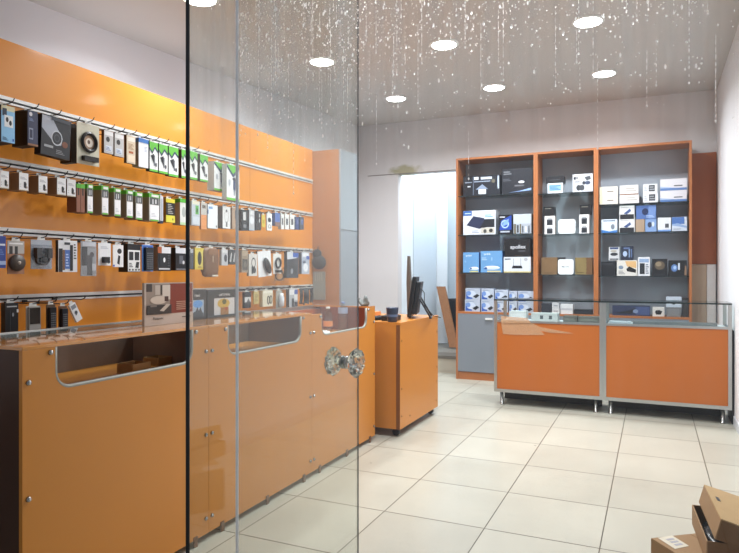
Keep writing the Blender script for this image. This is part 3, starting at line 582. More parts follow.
hang('earbud_card', 'black and white card left of the white pane edge, on the third rail', 'package', 228.8, 249.5, 236, 264.5, '#3A3C40', [('p', [(.1, .2), (.3, .8), (.45, .76), (.3, .16)], '#B8BABC'), ('p', [(.6, .2), (.8, .8), (.92, .76), (.8, .16)], '#B8BABC')], .02, side='#2A2C30', group=G3)
hang('cable_card', 'narrow brown carded cable at the white pane edge on the third rail', 'package', 236.4, 250, 239.2, 272, '#6E5A4C', (), .015, group=G3, kind='card')
hang('adapter_pack', 'grey brown carded adapter right of the white pane edge on the third rail', 'package', 241.5, 250, 248, 272.5, '#9A8A78', [('r', .1, .1, .95, .6, '#5A5650'), ('e', .55, .36, .2, .14, '#7A746C'), ('r', .1, .74, .9, .95, '#B4A48E')], .02, group=G3)
hang('headphone_card', 'white card with black hanging earphones, on the third rail', 'package', 248.8, 254, 257.3, 276, '#D8D6D2', [('o', .55, .6, .26, .24, .72, '#34363A'), ('p', [(.3, .1), (.5, .1), (.45, .5), (.3, .4)], '#303236'), ('e', .64, .26, .2, .14, '#2E3034')], .02, side='#A8A6A0', group=G3)
hang('mouse_card', 'white card with a black computer mouse hanging tilted, on the third rail', 'package', 258.5, 251, 272, 276.5, '#E9EBF0', [], .02, kind='card', device='mouse', devcol='#1B1D21', group=G3, tilt=-5)
hang('cable_ring_card', 'white card with a thick black cable ring, on the third rail', 'package', 273.2, 254, 281.3, 274, '#E2E2E0', [], .02, kind='card', device='ring', devcol='#232528', group=G3)
hang('cable_coil', 'loose brown coiled cable hanging below the white cards on the third rail', 'cable', 274.5, 271, 284.5, 281, '#B08458', [('o', .5, .5, .48, .48, .7, '#4A3A2C')], .006, group=G3, Xf=-2.73, kind='card')
hang('headset_pack', 'black and white headset pack with blue corners, on the third rail', 'package', 287, 252, 298.6, 278, '#3A3E46', [('p', [(0, 1), (.5, 1), (.9, .78), (0, .7)], '#C9CFD8'), ('r', .5, .8, 1, .97, '#3A5EB0'), ('r', .4, .44, .7, .6, '#C8CCD0'), ('e', .5, .36, .36, .26, '#2A2D32'), ('r', .3, .16, .5, .36, '#8E949A')], .03, side='#2A2D33', group=G3)
hang('headset_pack', 'pale blue and white pack at the far end of the third rail', 'package', 301.5, 252.5, 309.5, 274, '#A9B4C6', [('r', .1, .8, .9, .98, '#E4E8EE'), ('r', .6, .68, 1, .84, '#3458A8'), ('e', .5, .3, .3, .2, '#E2E8F0'), ('r', .1, .5, .5, .62, '#5A6478')], .03, side='#2A3040', group=G3)
# ---- fourth rail
G4 = 'packs on the fourth rail'
hang('phone_battery_box', 'black box with white print, leftmost on the fourth rail', 'box', 5, 303, 18.5, 335.5, '#15171B', [('r', .0, .8, 1, .98, '#1E2024'), ('l', .12, .86, .88, .93, 1, '#B4B6B8'), ('r', .36, .0, .4, .78, '#3E4248'), ('e', .58, .64, .07, .06, '#8E9298'), ('r', .86, .7, 1, .8, '#E0E2E4')], .03, side='#0E1013', group=G4)
hang('boxed_phone', 'brown screened phone in a clear pack, second on the fourth rail', 'phone', 26, 306, 40, 330.5, '#B9B4AC', [], .01, kind='card', device='phone', devcol='#8E8A84', group=G4)
hang('remote_control', 'black remote control in a clear sleeve, left of two on the fourth rail', 'remote control', 46.2, 304.5, 55.5, 332.5, '#5A4636', [], .01, kind='card', device='remote', devcol='#1B1D22', group=G4)
hang('remote_control', 'black remote control in a clear sleeve, right of two on the fourth rail', 'remote control', 58.5, 306, 67, 332, '#6E4E36', [], .01, kind='card', device='remote', devcol='#1D222C', group=G4)
hang('thermometer_sensor', 'small white sensor hanging crooked, alone at the end of the left packs', 'sensor', 76.5, 301.5, 83, 320.5, '#E6E6E6', [('r', .12, .72, .88, .94, '#8A8E94'), ('e', .5, .5, .24, .1, '#4E535A'), ('e', .4, .4, .12, .05, '#6A6E74')], .014, group=G4, tilt=-28)
hang('spray_bottle', 'small dark bottle with a white label, on the fourth rail', 'bottle', 244.5, 292, 251, 308, '#23262E', [('r', .02, .36, .98, .68, '#DADADA'), ('p', [(.3, .36), (.6, .6), (.9, .36)], '#4A4E54')], .02, group=G4, side='#1A1D24')
hang('yellow_card', 'small pale yellow card on the fourth rail', 'package', 254, 291.5, 259, 304, '#CBB77A', [('l', .15, .2, .85, .8, 5, '#8E7C48')], .01, group=G4)
hang('earpad_card', 'cream card with black oval pads on the fourth rail', 'package', 262.5, 290.5, 273, 306.5, '#E3DCC4', [('e', .56, .4, .15, .28, '#2A2A2A'), ('e', .8, .42, .15, .28, '#2A2A2A'), ('e', .56, .4, .07, .2, '#C8C2AE'), ('e', .8, .42, .07, .2, '#C8C2AE'), ('r', .05, .82, .95, .97, '#F0ECDC')], .03, side='#C2B48E', group=G4)
hang('tube_pack', 'clear upright pack with a white tube on the fourth rail', 'package', 276, 290.5, 282.3, 308, '#A9A69C', [], .01, kind='card', device='tube', devcol='#D8DCE4', group=G4)
hang('headset_card', 'white and black card with a blue corner on the fourth rail', 'package', 289, 289, 297.8, 308, '#B0B4BA', [('r', .05, .7, .7, .98, '#E4E6EA'), ('r', .6, .72, 1, .95, '#3A5AA4'), ('r', .3, .06, .55, .5, '#24262A'), ('r', .6, .04, .98, .32, '#1E2438'), ('r', .55, .4, .95, .7, '#DADCE0')], .03, side='#3E4046', group=G4)
# loose hanging things at the slatwall end
def cords(px0, px1, py0, py1, n, label, name='cable_bundle', X=-2.72, col='#2A2D33'):
    a = onX((px0+px1)/2, py0, X); z1 = onX((px0+px1)/2, py1, X).z; w = onX(px1, py0, X).y-onX(px0, py0, X).y
    mb = MB()
    for i in range(n):
        y = -w/2+w*(i+.5)/n+random.uniform(-.004, .004); l = (a.z-z1)*random.uniform(.72, 1)
        x = random.uniform(-.02, .02)
        mb.tube([(x, y, -.0), (x+.004, y+.003, -l*.5), (x, y+random.uniform(-.008, .008), -l)], .0065, M(col, .5), 6)
        mb.tube([(x, y, -l), (x, y, -l-.02)], .007, M(col, .5), 6)
    mb.tube([(0, -w/2, 0), (0, w/2, 0)], .009, M(col, .5), 8)
    mb.box(-.0015, -.012, -.004, .0015, .012, .034, M('#C9C9C6', .4))
    o = mb.build(name); o.location = (X, a.y, a.z); tag(o, label, 'cables', 'dark cords at the slatwall end')
    hook(a.y, a.z+.022, X, label)
cords(300, 313, 289, 303, 13, 'bundle of dark cords hanging at the end of the fourth rail')
# black pouch and silver bag hung on the side of the tall cabinet
Yp = 5.08
a = onY(317, 250, Yp); b = onY(318, 272, Yp)
mb = MB(); mb.ell((-.008, 0, -.035), (.048, .018, .044), M('#26282C', .7), 16, 10); mb.ell((.012, 0, -.115), (.074, .021, .066), M('#2B2D31', .7), 18, 10); mb.tube([(0, 0, -.01), (0, .004, .03), (0, .009, .036)], .004, BLACK, 6)
o = mb.build('black_pouch'); o.location = (onY(319, 250, Yp).x, Yp-.0225, onY(319, 250, Yp).z); tag(o, 'black soft pouch hanging against the side of the tall cabinet', 'pouch')
c0 = onY(313.5, 271.5, Yp); c1 = onY(325.5, 300, Yp)
t = empty('silver_bag', ((c0.x+c1.x)/2, Yp-.003, c1.z), 0, 'flat silver grey bag hanging below the black pouch on the cabinet side', 'bag')
Wb = c1.x-c0.x; Hb = c0.z-c1.z
MB().box(-Wb/2, -.004, 0, Wb/2, .003, Hb, M('#8F9896', .3, .2, 0, .1, 20)).build('bag_film', t)
s_ = MB()
for k in range(4): s_.box(-Wb*.3+k*Wb*.17, -.0052, Hb*.68, -Wb*.3+k*Wb*.17+.004, -.004, Hb*.98, M('#C4CBC8', .3))
s_.build('seal_folds', t)
# ------------------------------------------------------------ ROLLING DESK
DZ = .818
t = empty('rolling_desk', (-1.67, 4.2, 0), 0, 'orange rolling desk on black castors beside the counter row', 'desk')
DW, DD = .62, .872
MB().box(-.018, 0, .058, 0, DD, DZ, ORANGE_CTR).build('front_panel', t)
MB().box(-DW, 0, .058, -.0185, .018, DZ, ORANGE_CTR).build('side_panel', t)
MB().box(-DW, DD-.018, .058, -.0185, DD, DZ, ORANGE_CTR).build('side_panel', t)
MB().box(-DW, 0, DZ, .004, DD, DZ+.018, ORANGE_CTR).build('desktop', t)
MB().box(-DW, .02, .1, -.02, DD-.02, .118, ORANGE_CTR).build('bottom_shelf', t)
MB().box(-DW, .3, DZ+.018, -.42, .62, DZ+.055, M('#D58A4A', .4)).build('riser', t)
for (x, y) in ((-.05, .05), (-.05, DD-.05), (-DW+.06, .05), (-DW+.06, DD-.05)):
    c = MB(); c.lathe([(.0, -.014), (.026, -.014), (.028, -.008), (.028, .008), (.026, .014), (0, .014)], BLACK, 18, (x, y, .0285), 'y'); c.box(x-.02, y-.02, .05, x+.02, y+.02, .1, DARK); c.build('castor', t)
for y, z in ((.03, .7), (.03, .35), (.03, .15), (DD-.03, .7), (DD-.03, .4), (DD-.03, .28), (DD-.05, .12), (.2, .12)):
    MB().lathe([(0, 0), (.006, 0), (.005, .004), (0, .005)], M('#6A4526', .5), 10, (0, y, z), 'x').build('screw_cap', t)
MB().box(-.03, -.0015, .058, -.0, 0, DZ, M('#7C4A20', .5)).build('edge_strip', t)
# mug
a = onZ(392.5, 321.8, DZ+.018)
t = empty('blue_mug', (a.x, 4.247, DZ+.0185), 0, 'dark blue mug standing on the near corner of the rolling desk', 'mug')
MB().lathe([(.0, .002), (.034, 0), (.037, .004), (.046, .1), (.047, .105), (.044, .105), (.035, .01), (.0, .008)], M('#26344F', .35), 28).build('mug_body', t)
print_mb = MB(); print_mb.lathe([(.0404, .038), (.0420, .056)], M('#5A6C8C', .4), 28, smooth=True, caps=False); print_mb.build('printed_band', t)
# keyboard / dark things
kx = -1.98; ky = 4.36
t = empty('keyboard', (-1.955, 4.40, DZ+.0185), math.radians(78), 'black keyboard lying on the rolling desk behind the mug', 'keyboard')
MB().box(-.15, -.065, 0, .15, .065, .018, BLACK).build('keyboard_body', t)
kb = MB()
for i in range(10):
    for j in range(5): kb.box(-.145+i*.0292, -.058+j*.0235, .018, -.145+i*.0292+.024, -.058+j*.0235+.019, .023, M('#24272C', .5))
kb.build('keys', t)
t = empty('card_reader', (-1.81, 4.37, DZ+.0185), math.radians(8), 'black card terminal lying behind the mug on the rolling desk', 'card terminal')
MB().box(-.06, -.07, 0, .06, .07, .04, BLACK).build('terminal_body', t, .006); MB().box(-.045, .01, .0405, .045, .055, .0425, M('#3A4A5A', .2)).build('screen', t)
# monitor seen from its edge
mbx = onY(411, 318, 4.72)
t = empty('monitor', (-1.79, 4.72, DZ+.0185), math.radians(-74), 'black monitor seen edge on, tilted back on its stand on the rolling desk', 'monitor')
tl = math.radians(8)
rot = Matrix.Rotation(-tl, 4, 'X')
body = MB(); body.box(-.18, -.012, .012, .18, .02, .335, BLACK); body.box(-.15, .02, .04, .15, .06, .3, DARK); body.xform(rot); body.build('housing', t, .006)
scn = MB(); scn.box(-.168, -.0135, .026, .168, -.012, .323, M('#0B0E14', .15)); scn.xform(rot); scn.build('screen', t)
lg = MB()
for sx in (-.1, .1): lg.tube([(sx, .07, .18), (sx, .17, .006)], .007, BLACK, 8)
lg.box(-.12, .16, 0, .12, .18, .008, BLACK); lg.tube([(-.1, .072, .18), (.1, .072, .18)], .006, BLACK, 8); lg.build('easel_leg', t)
cb = MB(); cb.tube([(.05, .075, .26), (.05, .12, .2), (.05, .12, .1), (.05, .19, .02), (.05, .25, .004)], .0035, DARK, 6); cb.build('cable', t)
# thin dark board behind
c = onY(407.5, 256, 4.98); z0 = DZ+.0185
mb = MB(); mb.prism([(-.006, 0, 0), (.016, 0, 0), (.02, 0, .3), (.008, 0, c.z-z0), (-.006, 0, c.z-z0), (-.014, 0, .28)], (0, .04, 0), M('#5A5149', .5))
o = mb.build('thin_board'); o.location = (c.x, 4.99, z0); tag(o, 'thin brownish board standing upright behind the monitor', 'board')
# ------------------------------------------------------------ PLANK in the doorway
p0 = onZ(453.5, 343, .207); p1 = onY(441.5, 287, 8.1)
t_ = Vector((p1.x-p0.x, p1.y-p0.y, p1.z-p0.z)); 
p0 = Vector((onY(453.5, 341, 7.95).x, 7.95, .207)); p1 = onY(440.5, 286.5, 8.12)
mb = MB(); w = .058
mb.prism([(p0.x-w, p0.y, .207), (p0.x+w, p0.y, .207), (p1.x+w, p1.y, p1.z), (p1.x-w, p1.y, p1.z)], (0, .045, 0), M('#A8724A', .55, 0, 0, .15, 18))
o = mb.build('wooden_plank'); tag(o, 'brown wooden plank leaning upright in the back doorway', 'plank')
p = onY(455, 330, 8.2); 
t = empty('dark_bin', (p.x+.03, 8.25, .19), 0, 'dark bin standing behind the plank in the doorway', 'bin')
MB().lathe([(.1, 0), (.13, .62), (.14, .63), (.14, .65), (.12, .65)], M('#2B2F36', .5), 20).build('bin_body', t)
MB().lathe([(.0, .66), (.142, .652), (.142, .64)][::-1], M('#24272D', .5), 20).build('bin_lid', t)
# ------------------------------------------------------------ BACK CABINETS
YC = 6.80; CD = .33; CT = 2.487
def cabinet(xa, xb, shelves, base, label, door=None):
    t = empty('display_cabinet', (xa, YC, 0), 0, label, 'cabinet', 'tall orange framed cabinets on the back wall')
    w = xb-xa-.001; p = .022
    MB().box(0, 0, 0, p, CD, CT, WOOD_EDGE).build('side_panel', t); MB().box(w-p, 0, 0, w, CD, CT, WOOD_EDGE).build('side_panel', t)
    MB().box(p, 0, CT-p, w-p, CD, CT, WOOD_EDGE).build('top_panel', t)
    MB().box(p, CD-.01, .08, w-p, CD, CT-p, GREY_DARK).build('back_panel', t)
    MB().box(p, 0, base-.022, w-p, CD-.01, base, WOOD_EDGE).build('base_shelf', t)
    MB().box(p, .012, 0, w-p, .03, .085, WOOD_EDGE).build('kick_or_shade_board', t)
    for z in shelves:
        MB().box(p+.001, .012, z-.008, w-p-.001, CD-.011, z, GLASS_SHELF, front=M('#2E3638', .2, key='sedge')).build('glass_shelf', t)
    n = door or 1
    for i in range(n):
        a = p+(w-2*p)*i/n+.001; b = p+(w-2*p)*(i+1)/n-.001
        if door: b = min(b, a+.42)
        d = MB().box(a, -.002, .09, b, .016, base-.024, GREY_LAM).build('door', t)
        h = MB().box(b-.1, -.02, base-.085, b-.02, -.002, base-.065, M('#E4E4E2', .3)); h.build('handle', d)
    return t
SL = [2.062, 1.623, 1.20]; SCn = [2.041, 1.607, 1.179]; SR = [1.90, 1.608, 1.165]; BL = .762
x0c, x1c, x2c, x3c = -2.024, -1.143, -.533, .346
cabinet(x0c, x1c, SL, BL, 'left tall display cabinet with grey lower door beside the doorway', 2)
cabinet(x1c, x2c, SCn, BL, 'narrow middle tall display cabinet holding white routers')
cabinet(x2c, x3c, SR, BL, 'wide right tall display cabinet with stacked white boxes')
# brown board right of the cabinets
a = onY(716.5, 152, 7.1); b = onY(691, 265, 7.1)
o = MB().box(x3c+.004, 7.09, 1.285, a.x, 7.149, a.z, WOOD_BROWN).build('brown_board'); tag(o, 'reddish brown board fixed to the back wall right of the cabinets', 'board')
o = MB().box(x3c+.004, 7.07, .0, .49, 7.149, 1.28, M('#B7A48C', .6)).build('beige_board'); tag(o, 'beige lower board below the reddish brown one', 'board')
o = MB().box(.494, 7.07, 0, .57, 7.149, 1.28, M('#E8E8E6', .5)).build('white_post'); tag(o, 'white narrow post in the back right corner below the brown board', 'post')
# ---- boxes on the shelves
def sbox(name, label, x0, y0, x1, y1, zb, col, gfx=(), D=.16, Yf=6.835, cat='box', group=None, side=None, rz=0, topc=None):
    a = onY(x0, (y0+y1)/2, Yf); b = onY(x1, (y0+y1)/2, Yf); xc = (x0+x1)/2
    H = onY(xc, y0, Yf).z-onY(xc, y1, Yf).z
    if zb is None: zb = onY(xc, y1, Yf).z
    return carton(name, label, cat, ((a.x+b.x)/2, Yf, zb+.0006), rz, (b.x-a.x)*.985, H, D, col, gfx, group, side, topc), zb+H+.002
g1, g2, g3, g4 = 'boxes in the left cabinet', 'things in the middle cabinet', 'boxes in the right cabinet', 'small blue and white boxes at the cabinet foot'
sbox('printer_box', 'black box with white print and a bright photo, top left shelf of the left cabinet', 463, 175.5, 500.5, 195, SL[0], '#20242E', [('r', .0, .0, .27, 1, '#1A1D25'), ('r', .27, .02, .285, .98, '#6E7A8E'), ('r', .3, .8, .42, .95, '#D8DEE8'), ('r', .48, .8, .78, .93, '#C4CEDC'), ('l', .3, .66, .74, .76, 1, '#9AA8BE'), ('r', .42, .06, .62, .3, '#E4F0FA'), ('p', [(.34, .3), (.52, .56), (.68, .3)], '#8898B0'), ('r', .93, .3, .97, .95, '#BFD0E4'), ('l', .05, .64, .24, .74, 1, '#8A96A8'), ('r', .12, .44, .2, .5, '#D4DAE4'), ('e', .82, .7, .05, .1, '#6A6658')], .2, group=g1, side='#181B22')
sbox('game_box', 'plain dark box with a white streak, right on the top shelf of the left cabinet', 501.5, 169, 533, 194, SL[0], '#22252E', [('l', .06, .76, .32, .92, 2, '#7C8088'), ('l', .04, .5, .3, .62, 2, '#585C66'), ('e', .64, .45, .1, .05, '#E6EAF0'), ('r', .42, .28, .72, .34, '#6A6C74'), ('p', [(.22, .04), (.95, .1), (.95, .2), (.6, .1)], '#8FAEE0')], .18, group=g1, side='#181A20')
sbox('printer_box', 'large white box with a dark blue scanner and blue corner tag', 463, 210, 495.8, 234, SL[1], '#DDE3EC', [('r', 0, .8, .27, 1, '#2F5FA8'), ('l', .05, .86, .24, .94, 1, '#BCD4F0'), ('p', [(.1, .4), (.32, .78), (.66, .68), (.72, .3), (.5, .24)], '#2C3350'), ('p', [(.52, .3), (.7, .68), (.97, .66), (.97, .3)], '#20232C'), ('r', .66, .64, .96, .94, '#D6E8F8'), ('l', .68, .7, .92, .84, 2, '#4E92D4'), ('r', .56, .05, .97, .28, '#C8C4BA'), ('e', .68, .14, .05, .08, '#4A4A48'), ('e', .86, .16, .06, .08, '#3A3A3A'), ('l', .28, .06, .5, .2, 2, '#A9B4C6')], .2, group=g1, side='#C4CAD4')
sbox('graphics_card_box', 'small blue and black box with white scribble, middle shelf of the left cabinet', 498.3, 213, 511.8, 232, SL[1], '#131722', [('p', [(.05, .2), (.2, .7), (.98, .98), (.98, .22)], '#2347A4'), ('o', .5, .52, .3, .22, .7, '#A8C4EE'), ('p', [(.3, .4), (.4, .66), (.8, .8), (.7, .5)], '#7FA6E4'), ('r', .15, .08, .85, .16, '#AEB6C4'), ('r', .1, .86, .5, .92, '#C4C8D0')], .12, group=g1)
sbox('mirror_box', 'silvery box with dark figures, right on the middle shelf of the left cabinet', 513.2, 212.5, 531.5, 232, SL[1], '#A8B2BE', [('r', 0, .5, 1, 1, '#BCC6D0'), ('r', .02, .0, .16, .5, '#6E6A60'), ('r', .2, .05, .3, .44, '#3E4248'), ('r', .36, .0, .44, .5, '#70664C'), ('r', .5, .04, .56, .4, '#2E3238'), ('r', .64, .06, .74, .36, '#DCE0E4'), ('r', .84, .02, .9, .4, '#3E4248')], .12, group=g1, side='#7C858E')
TPB = '#6599CB'
sbox('router_box', 'blue router box with small white logo, left of two in the left cabinet', 463, 252, 479, 272, SL[2], TPB, [('t', .36, .84, .12, 'tp-link', '#DDEBF8'), ('e', .7, .2, .3, .08, '#EEF4FA'), ('e', .74, .17, .22, .05, '#C8D8E8'), ('r', .42, .02, .96, .07, '#D8CE78'), ('l', .1, .5, .22, .6, 2, '#8FBCE4'), ('e', .5, .2, .06, .05, '#274E94')], .1, group=g1, side='#3A6CB4')
sbox('router_box', 'wider blue router box with white logo, right of two in the left cabinet', 480.5, 250.5, 502.5, 272, SL[2], TPB, [('t', .3, .86, .12, 'tp-link', '#DDEBF8'), ('e', .52, .22, .36, .09, '#F0F5FA'), ('e', .56, .19, .28, .06, '#C8D8E8'), ('r', .3, .02, .92, .08, '#D8CE9A'), ('l', .06, .56, .3, .72, 2, '#A9CCEC'), ('e', .24, .2, .07, .05, '#274E94'), ('r', .5, .56, .54, .7, '#9CC4EA')], .12, group=g1, side='#2F5CA8')
_, zt = sbox('router_box', 'white router box with a two antenna router picture in the left cabinet', 503.5, 256.5, 531, 272, SL[2], '#D3DAE4', [('p', [(.3, .26), (.34, .44), (.66, .44), (.7, .26)], '#1D2026'), ('r', .36, .44, .375, .9, '#6E7682'), ('r', .625, .44, .64, .9, '#6E7682'), ('r', .04, .84, .26, .9, '#3A4050'), ('e', .82, .84, .07, .1, '#A8ACB4'), ('r', 0, 0, 1, .08, '#CFC48E')], .12, group=g1)
sbox('black_box', 'black box with white script lettering on top of the white router box', 504.5, 238.5, 530.5, 256, zt, '#15161B', [('t', .52, .56, .3, 'apollex', '#C4C8D0'), ('l', .54, .3, .8, .36, 1, '#7A7E88'), ('l', .4, .06, .7, .1, 1, '#5A4A38')], .12, group=g1)
blu = [('p', [(.04, .06), (.04, .7), (.3, .5), (.5, .06)], '#2F5CB4'), ('e', .4, .5, .3, .3, '#C8D4E6'), ('e', .22, .56, .16, .2, '#6E92D0'), ('p', [(.5, .3), (.8, .5), (.96, .36), (.7, .12)], '#20242C'), ('l', .08, .82, .6, .92, 1, '#8A9AB8')]
low = ((464.8, 480, 299.8, 311.5), (481, 494, 299.8, 311.5), (495, 508, 300, 311.5), (509, 517.3, 301, 311.5), (518, 533.5, 301, 311.5))
hi = ((465.5, 480.3, 288, 299.3), (481.3, 494, 288, 299.3), (494.8, 508.3, 288, 298.7), (509, 517.3, 288, 298.7), (518, 534, 288, 299))
for i in range(5):
    pos = ('leftmost', 'second', 'middle', 'fourth', 'rightmost')[i]
    _, zt = sbox('camera_box', f'blue and white camera box, {pos} of the lower row in the left cabinet', *[low[i][k] for k in (0, 2, 1, 3)], BL, '#B4BFD0', blu, .1, group=g4, side='#A0AAC0')
    sbox('camera_box', f'blue and white camera box, {pos} of the upper row in the left cabinet', *[hi[i][k] for k in (0, 2, 1, 3)], zt, '#B4BFD0', blu, .1, group=g4, side='#A0AAC0')
# middle cabinet
_, zt = sbox('white_box', 'white box with light blue print, lower of the pair in the middle cabinet', 547.5, 182.8, 563, 193, SCn[0], '#DCE6F0', [('r', .1, .25, .9, .86, '#8FB8E2'), ('l', .14, .3, .84, .8, 4, '#3E7CC4')], .12, group=g2, side='#C0C8D2')
sbox('dark_box', 'flat black box lying on the white and light blue box', 546, 176, 564, 182.6, zt, '#1E2026', [('l', .2, .36, .8, .6, 1, '#4A4E56')], .14, group=g2)
sbox('camera_kit_box', 'white box with dark grey camera drawings, top right of the middle cabinet', 572.5, 173.5, 593, 191.5, SCn[0], '#D2D6DE', [('r', .05, .7, .16, .86, '#26282E'), ('r', .18, .74, .26, .84, '#50545A'), ('e', .3, .24, .12, .16, '#3E4248'), ('e', .46, .24, .13, .16, '#4A4E54'), ('p', [(.58, .82), (.86, .88), (.9, .7), (.7, .62)], '#50545A'), ('e', .56, .5, .08, .1, '#3A3E46'), ('e', .74, .5, .14, .1, '#44506A'), ('r', .1, .55, .36, .6, '#7A7E84')], .12, group=g2, side='#3A3D42')
spk = [('r', .22, .5, .78, .8, '#3A3D44'), ('r', .22, .04, .78, .3, '#3A3D44'), ('p', [(.22, .8), (.78, .8), (.68, .88), (.32, .88)], '#9EA2A8'), ('p', [(.22, .3), (.78, .3), (.68, .38), (.32, .38)], '#9EA2A8'), ('e', .5, .64, .2, .1, '#2A2D33'), ('e', .5, .16, .2, .09, '#2A2D33')]
for i, (x0, x1, y0, y1, tx0, tx1, ty0) in enumerate(((544.5, 555, 215.2, 233.5, 543.3, 554.6, 206)   , (579.2, 589.3, 214, 233, 579.8, 591, 204.5))):
    _, zt = sbox('speaker_box', ('white box with two black speakers, left of the white router in the middle cabinet', 'white box with two black speakers, right of the white router in the middle cabinet')[i], x0, y0, x1, y1, SCn[1], '#E4E4E6', spk, .1, group='white speaker boxes in the middle cabinet', side='#C2B8AE')
    sbox('black_box', ('black box on top of the left speaker box', 'black box on top of the right speaker box')[i], tx0, ty0, tx1, y0-.3, zt, '#17181D', [('l', .15, .76, .7, .86, 1, '#8A8A80')], .1, group='black boxes on the speaker boxes')
def rounded_panel(name, label, x0, y0, x1, y1, zb, D, txt=None):
    Yf = 6.83; a = onY(x0, 230, Yf); b = onY(x1, 230, Yf); xc = (x0+x1)/2
    W = b.x-a.x; H = onY(xc, y0, Yf).z-onY(xc, y1, Yf).z; r = W*.16
    t = empty(name, ((a.x+b.x)/2, Yf, zb+.0006), 0, label, 'router', g2)
    pts = []
    for cx_, cz_, a0 in ((W/2-r, H-r, 0), (-W/2+r, H-r, PI/2), (-W/2+r, r, PI), (W/2-r, r, 1.5*PI)):
        for i in range(7): q = a0+PI/2*i/6; pts.append((cx_+r*math.cos(q), 0, cz_+r*math.sin(q)))
    mb = MB(); mb.prism(pts, (0, D, 0), M('#E9F2F6', .35)); 
    if txt: print_face(mb, W, H, [('t', .48, .5, .13, txt, '#4A5058')])
    mb.build('router_body', t, .004)
    MB().box(-W*.36, .003, -.0, W*.36, D-.004, .012, M('#D4DCE0', .4)).build('foot', t)
rounded_panel('white_router', 'plain white square router standing between the two speaker boxes', 558, 219, 575.5, 233.6, SCn[1], .035)
rounded_panel('white_router', 'white rounded router with small dark lettering standing between kraft boxes', 558, 259.8, 573.5, 275, SCn[2], .035, 'MikroTik')
YK = 6.88
sbox('kraft_box', 'brown kraft box left of the lettered white router', 541, 257.5, 557.5, 274.5, SCn[2], '#7C6346', [('l', .2, .06, .7, .12, 1, '#4E3C28')], .12, YK, group='kraft boxes in the middle cabinet')
sbox('kraft_box', 'greenish brown kraft box with a wavy edge right of the lettered white router', 575, 257.5, 592.6, 274.3, SCn[2], '#85754C', [('p', [(.66, 0), (1, 0), (1, 1), (.66, 1), (.62, .9), (.68, .8), (.62, .7), (.68, .6), (.62, .5), (.68, .4), (.62, .3), (.68, .2), (.62, .1)], '#6E5238'), ('l', .1, .08, .5, .16, 1, '#5E4E32')], .12, YK, group='kraft boxes in the middle cabinet')
sbox('dark_box', 'small dark box edge behind the lettered white router', 558, 257.5, 565, 274.5, SCn[2], '#2A2B30', (), .06, 6.9, group=g2)
# foot of the middle cabinet
sbox('dark_box', 'dark blue grey box at the foot of the middle cabinet, left end', 541.3, 303, 551, 312.5, BL, '#2E323B', [], .12, group=g2)
_, zt = sbox('small_white_box', 'small white box, lower of two at the foot of the middle cabinet', 552, 307.2, 559.5, 312.5, BL, '#D3D5D8', [('l', .2, .3, .8, .7, 1, '#8E949C')], .1, group=g2)
sbox('small_white_box', 'small white box, upper of two at the foot of the middle cabinet', 552, 301.6, 559, 306.8, zt, '#C9CCD0', [('l', .2, .3, .8, .7, 1, '#8E949C')], .1, group=g2)
sbox('white_box', 'white box with a grey band at the foot of the middle cabinet', 560.5, 303, 573, 312.5, BL, '#D9DBDE', [('r', .02, .4, .98, .6, '#B8BCC4')], .12, group=g2)
sbox('dark_box', 'low dark box at the foot of the middle cabinet, right end', 573.8, 308, 592, 312.5, BL, '#24262C', [('l', .1, .4, .8, .7, 1, '#3A3D45')], .14, group=g2)
# right cabinet, top shelf
wl = [('l', .42, .36, .76, .56, 1, '#6A5E50'), ('r', 0, .04, .14, .96, '#E6DDC0')]
z = SR[0]
for i, lab in enumerate(('lower white box with grey script, left stack of the right cabinet', 'upper white box with grey script, left stack of the right cabinet')):
    _, z = sbox('white_box', lab, 599.5, 186.3, 618, 195.0, z, '#DAD4CC', wl, .16, group=g3, side='#E8E4DE')
_, z = sbox('ruled_white_box', 'white box with faint lines and a brown tape seam, second stack, lower', 619.6-.2, 194.5, 639, 203, SR[0], '#DEDBDA', [('l', .3, .3, .9, .8, 2, '#B8B4B0')], .2, group=g3)
sbox('ruled_white_box', 'white box with faint lines, second stack of the right cabinet, upper', 619.6, 184, 638.5, 193.5, z, '#DEDBDA', [('l', .3, .3, .9, .8, 2, '#B8B4B0'), ('r', 0, 0, 1, .1, '#8A5E3E')], .2, group=g3)
wt = [('r', .4, .2, .82, .88, '#3A3D42'), ('l', .44, .3, .8, .8, 2, '#9CA0A6'), ('l', .08, .2, .3, .8, 3, '#B4BAC4')]
_, z = sbox('printed_white_box', 'white box with black block print, third stack, lower', 643, 192.2, 658, 201.5, SR[0], '#DFE1E6', wt, .16, group=g3)
sbox('printed_white_box', 'white box with black block print, third stack, upper', 643, 183, 657.5, 192, z, '#DFE1E6', wt, .16, group=g3)
we = [('r', 0, 0, 1, .2, '#5E80B8'), ('l', .52, .3, .84, .5, 1, '#5A5E64'), ('p', [(0, .2), (0, .36), (.6, .2)], '#A8BCDC')]
_, z = sbox('camera_box', 'white and blue box, lower of the rightmost stack on the right cabinet top shelf', 660, 190.3, 687, 201.5, SR[0], '#DCDBE2', we, .16, group=g3, side='#A88C78')
sbox('camera_box', 'white and blue box, upper of the rightmost stack on the right cabinet top shelf', 660, 178.2, 687, 189.6, z, '#DCDBE2', we, .16, group=g3, side='#A88C78')
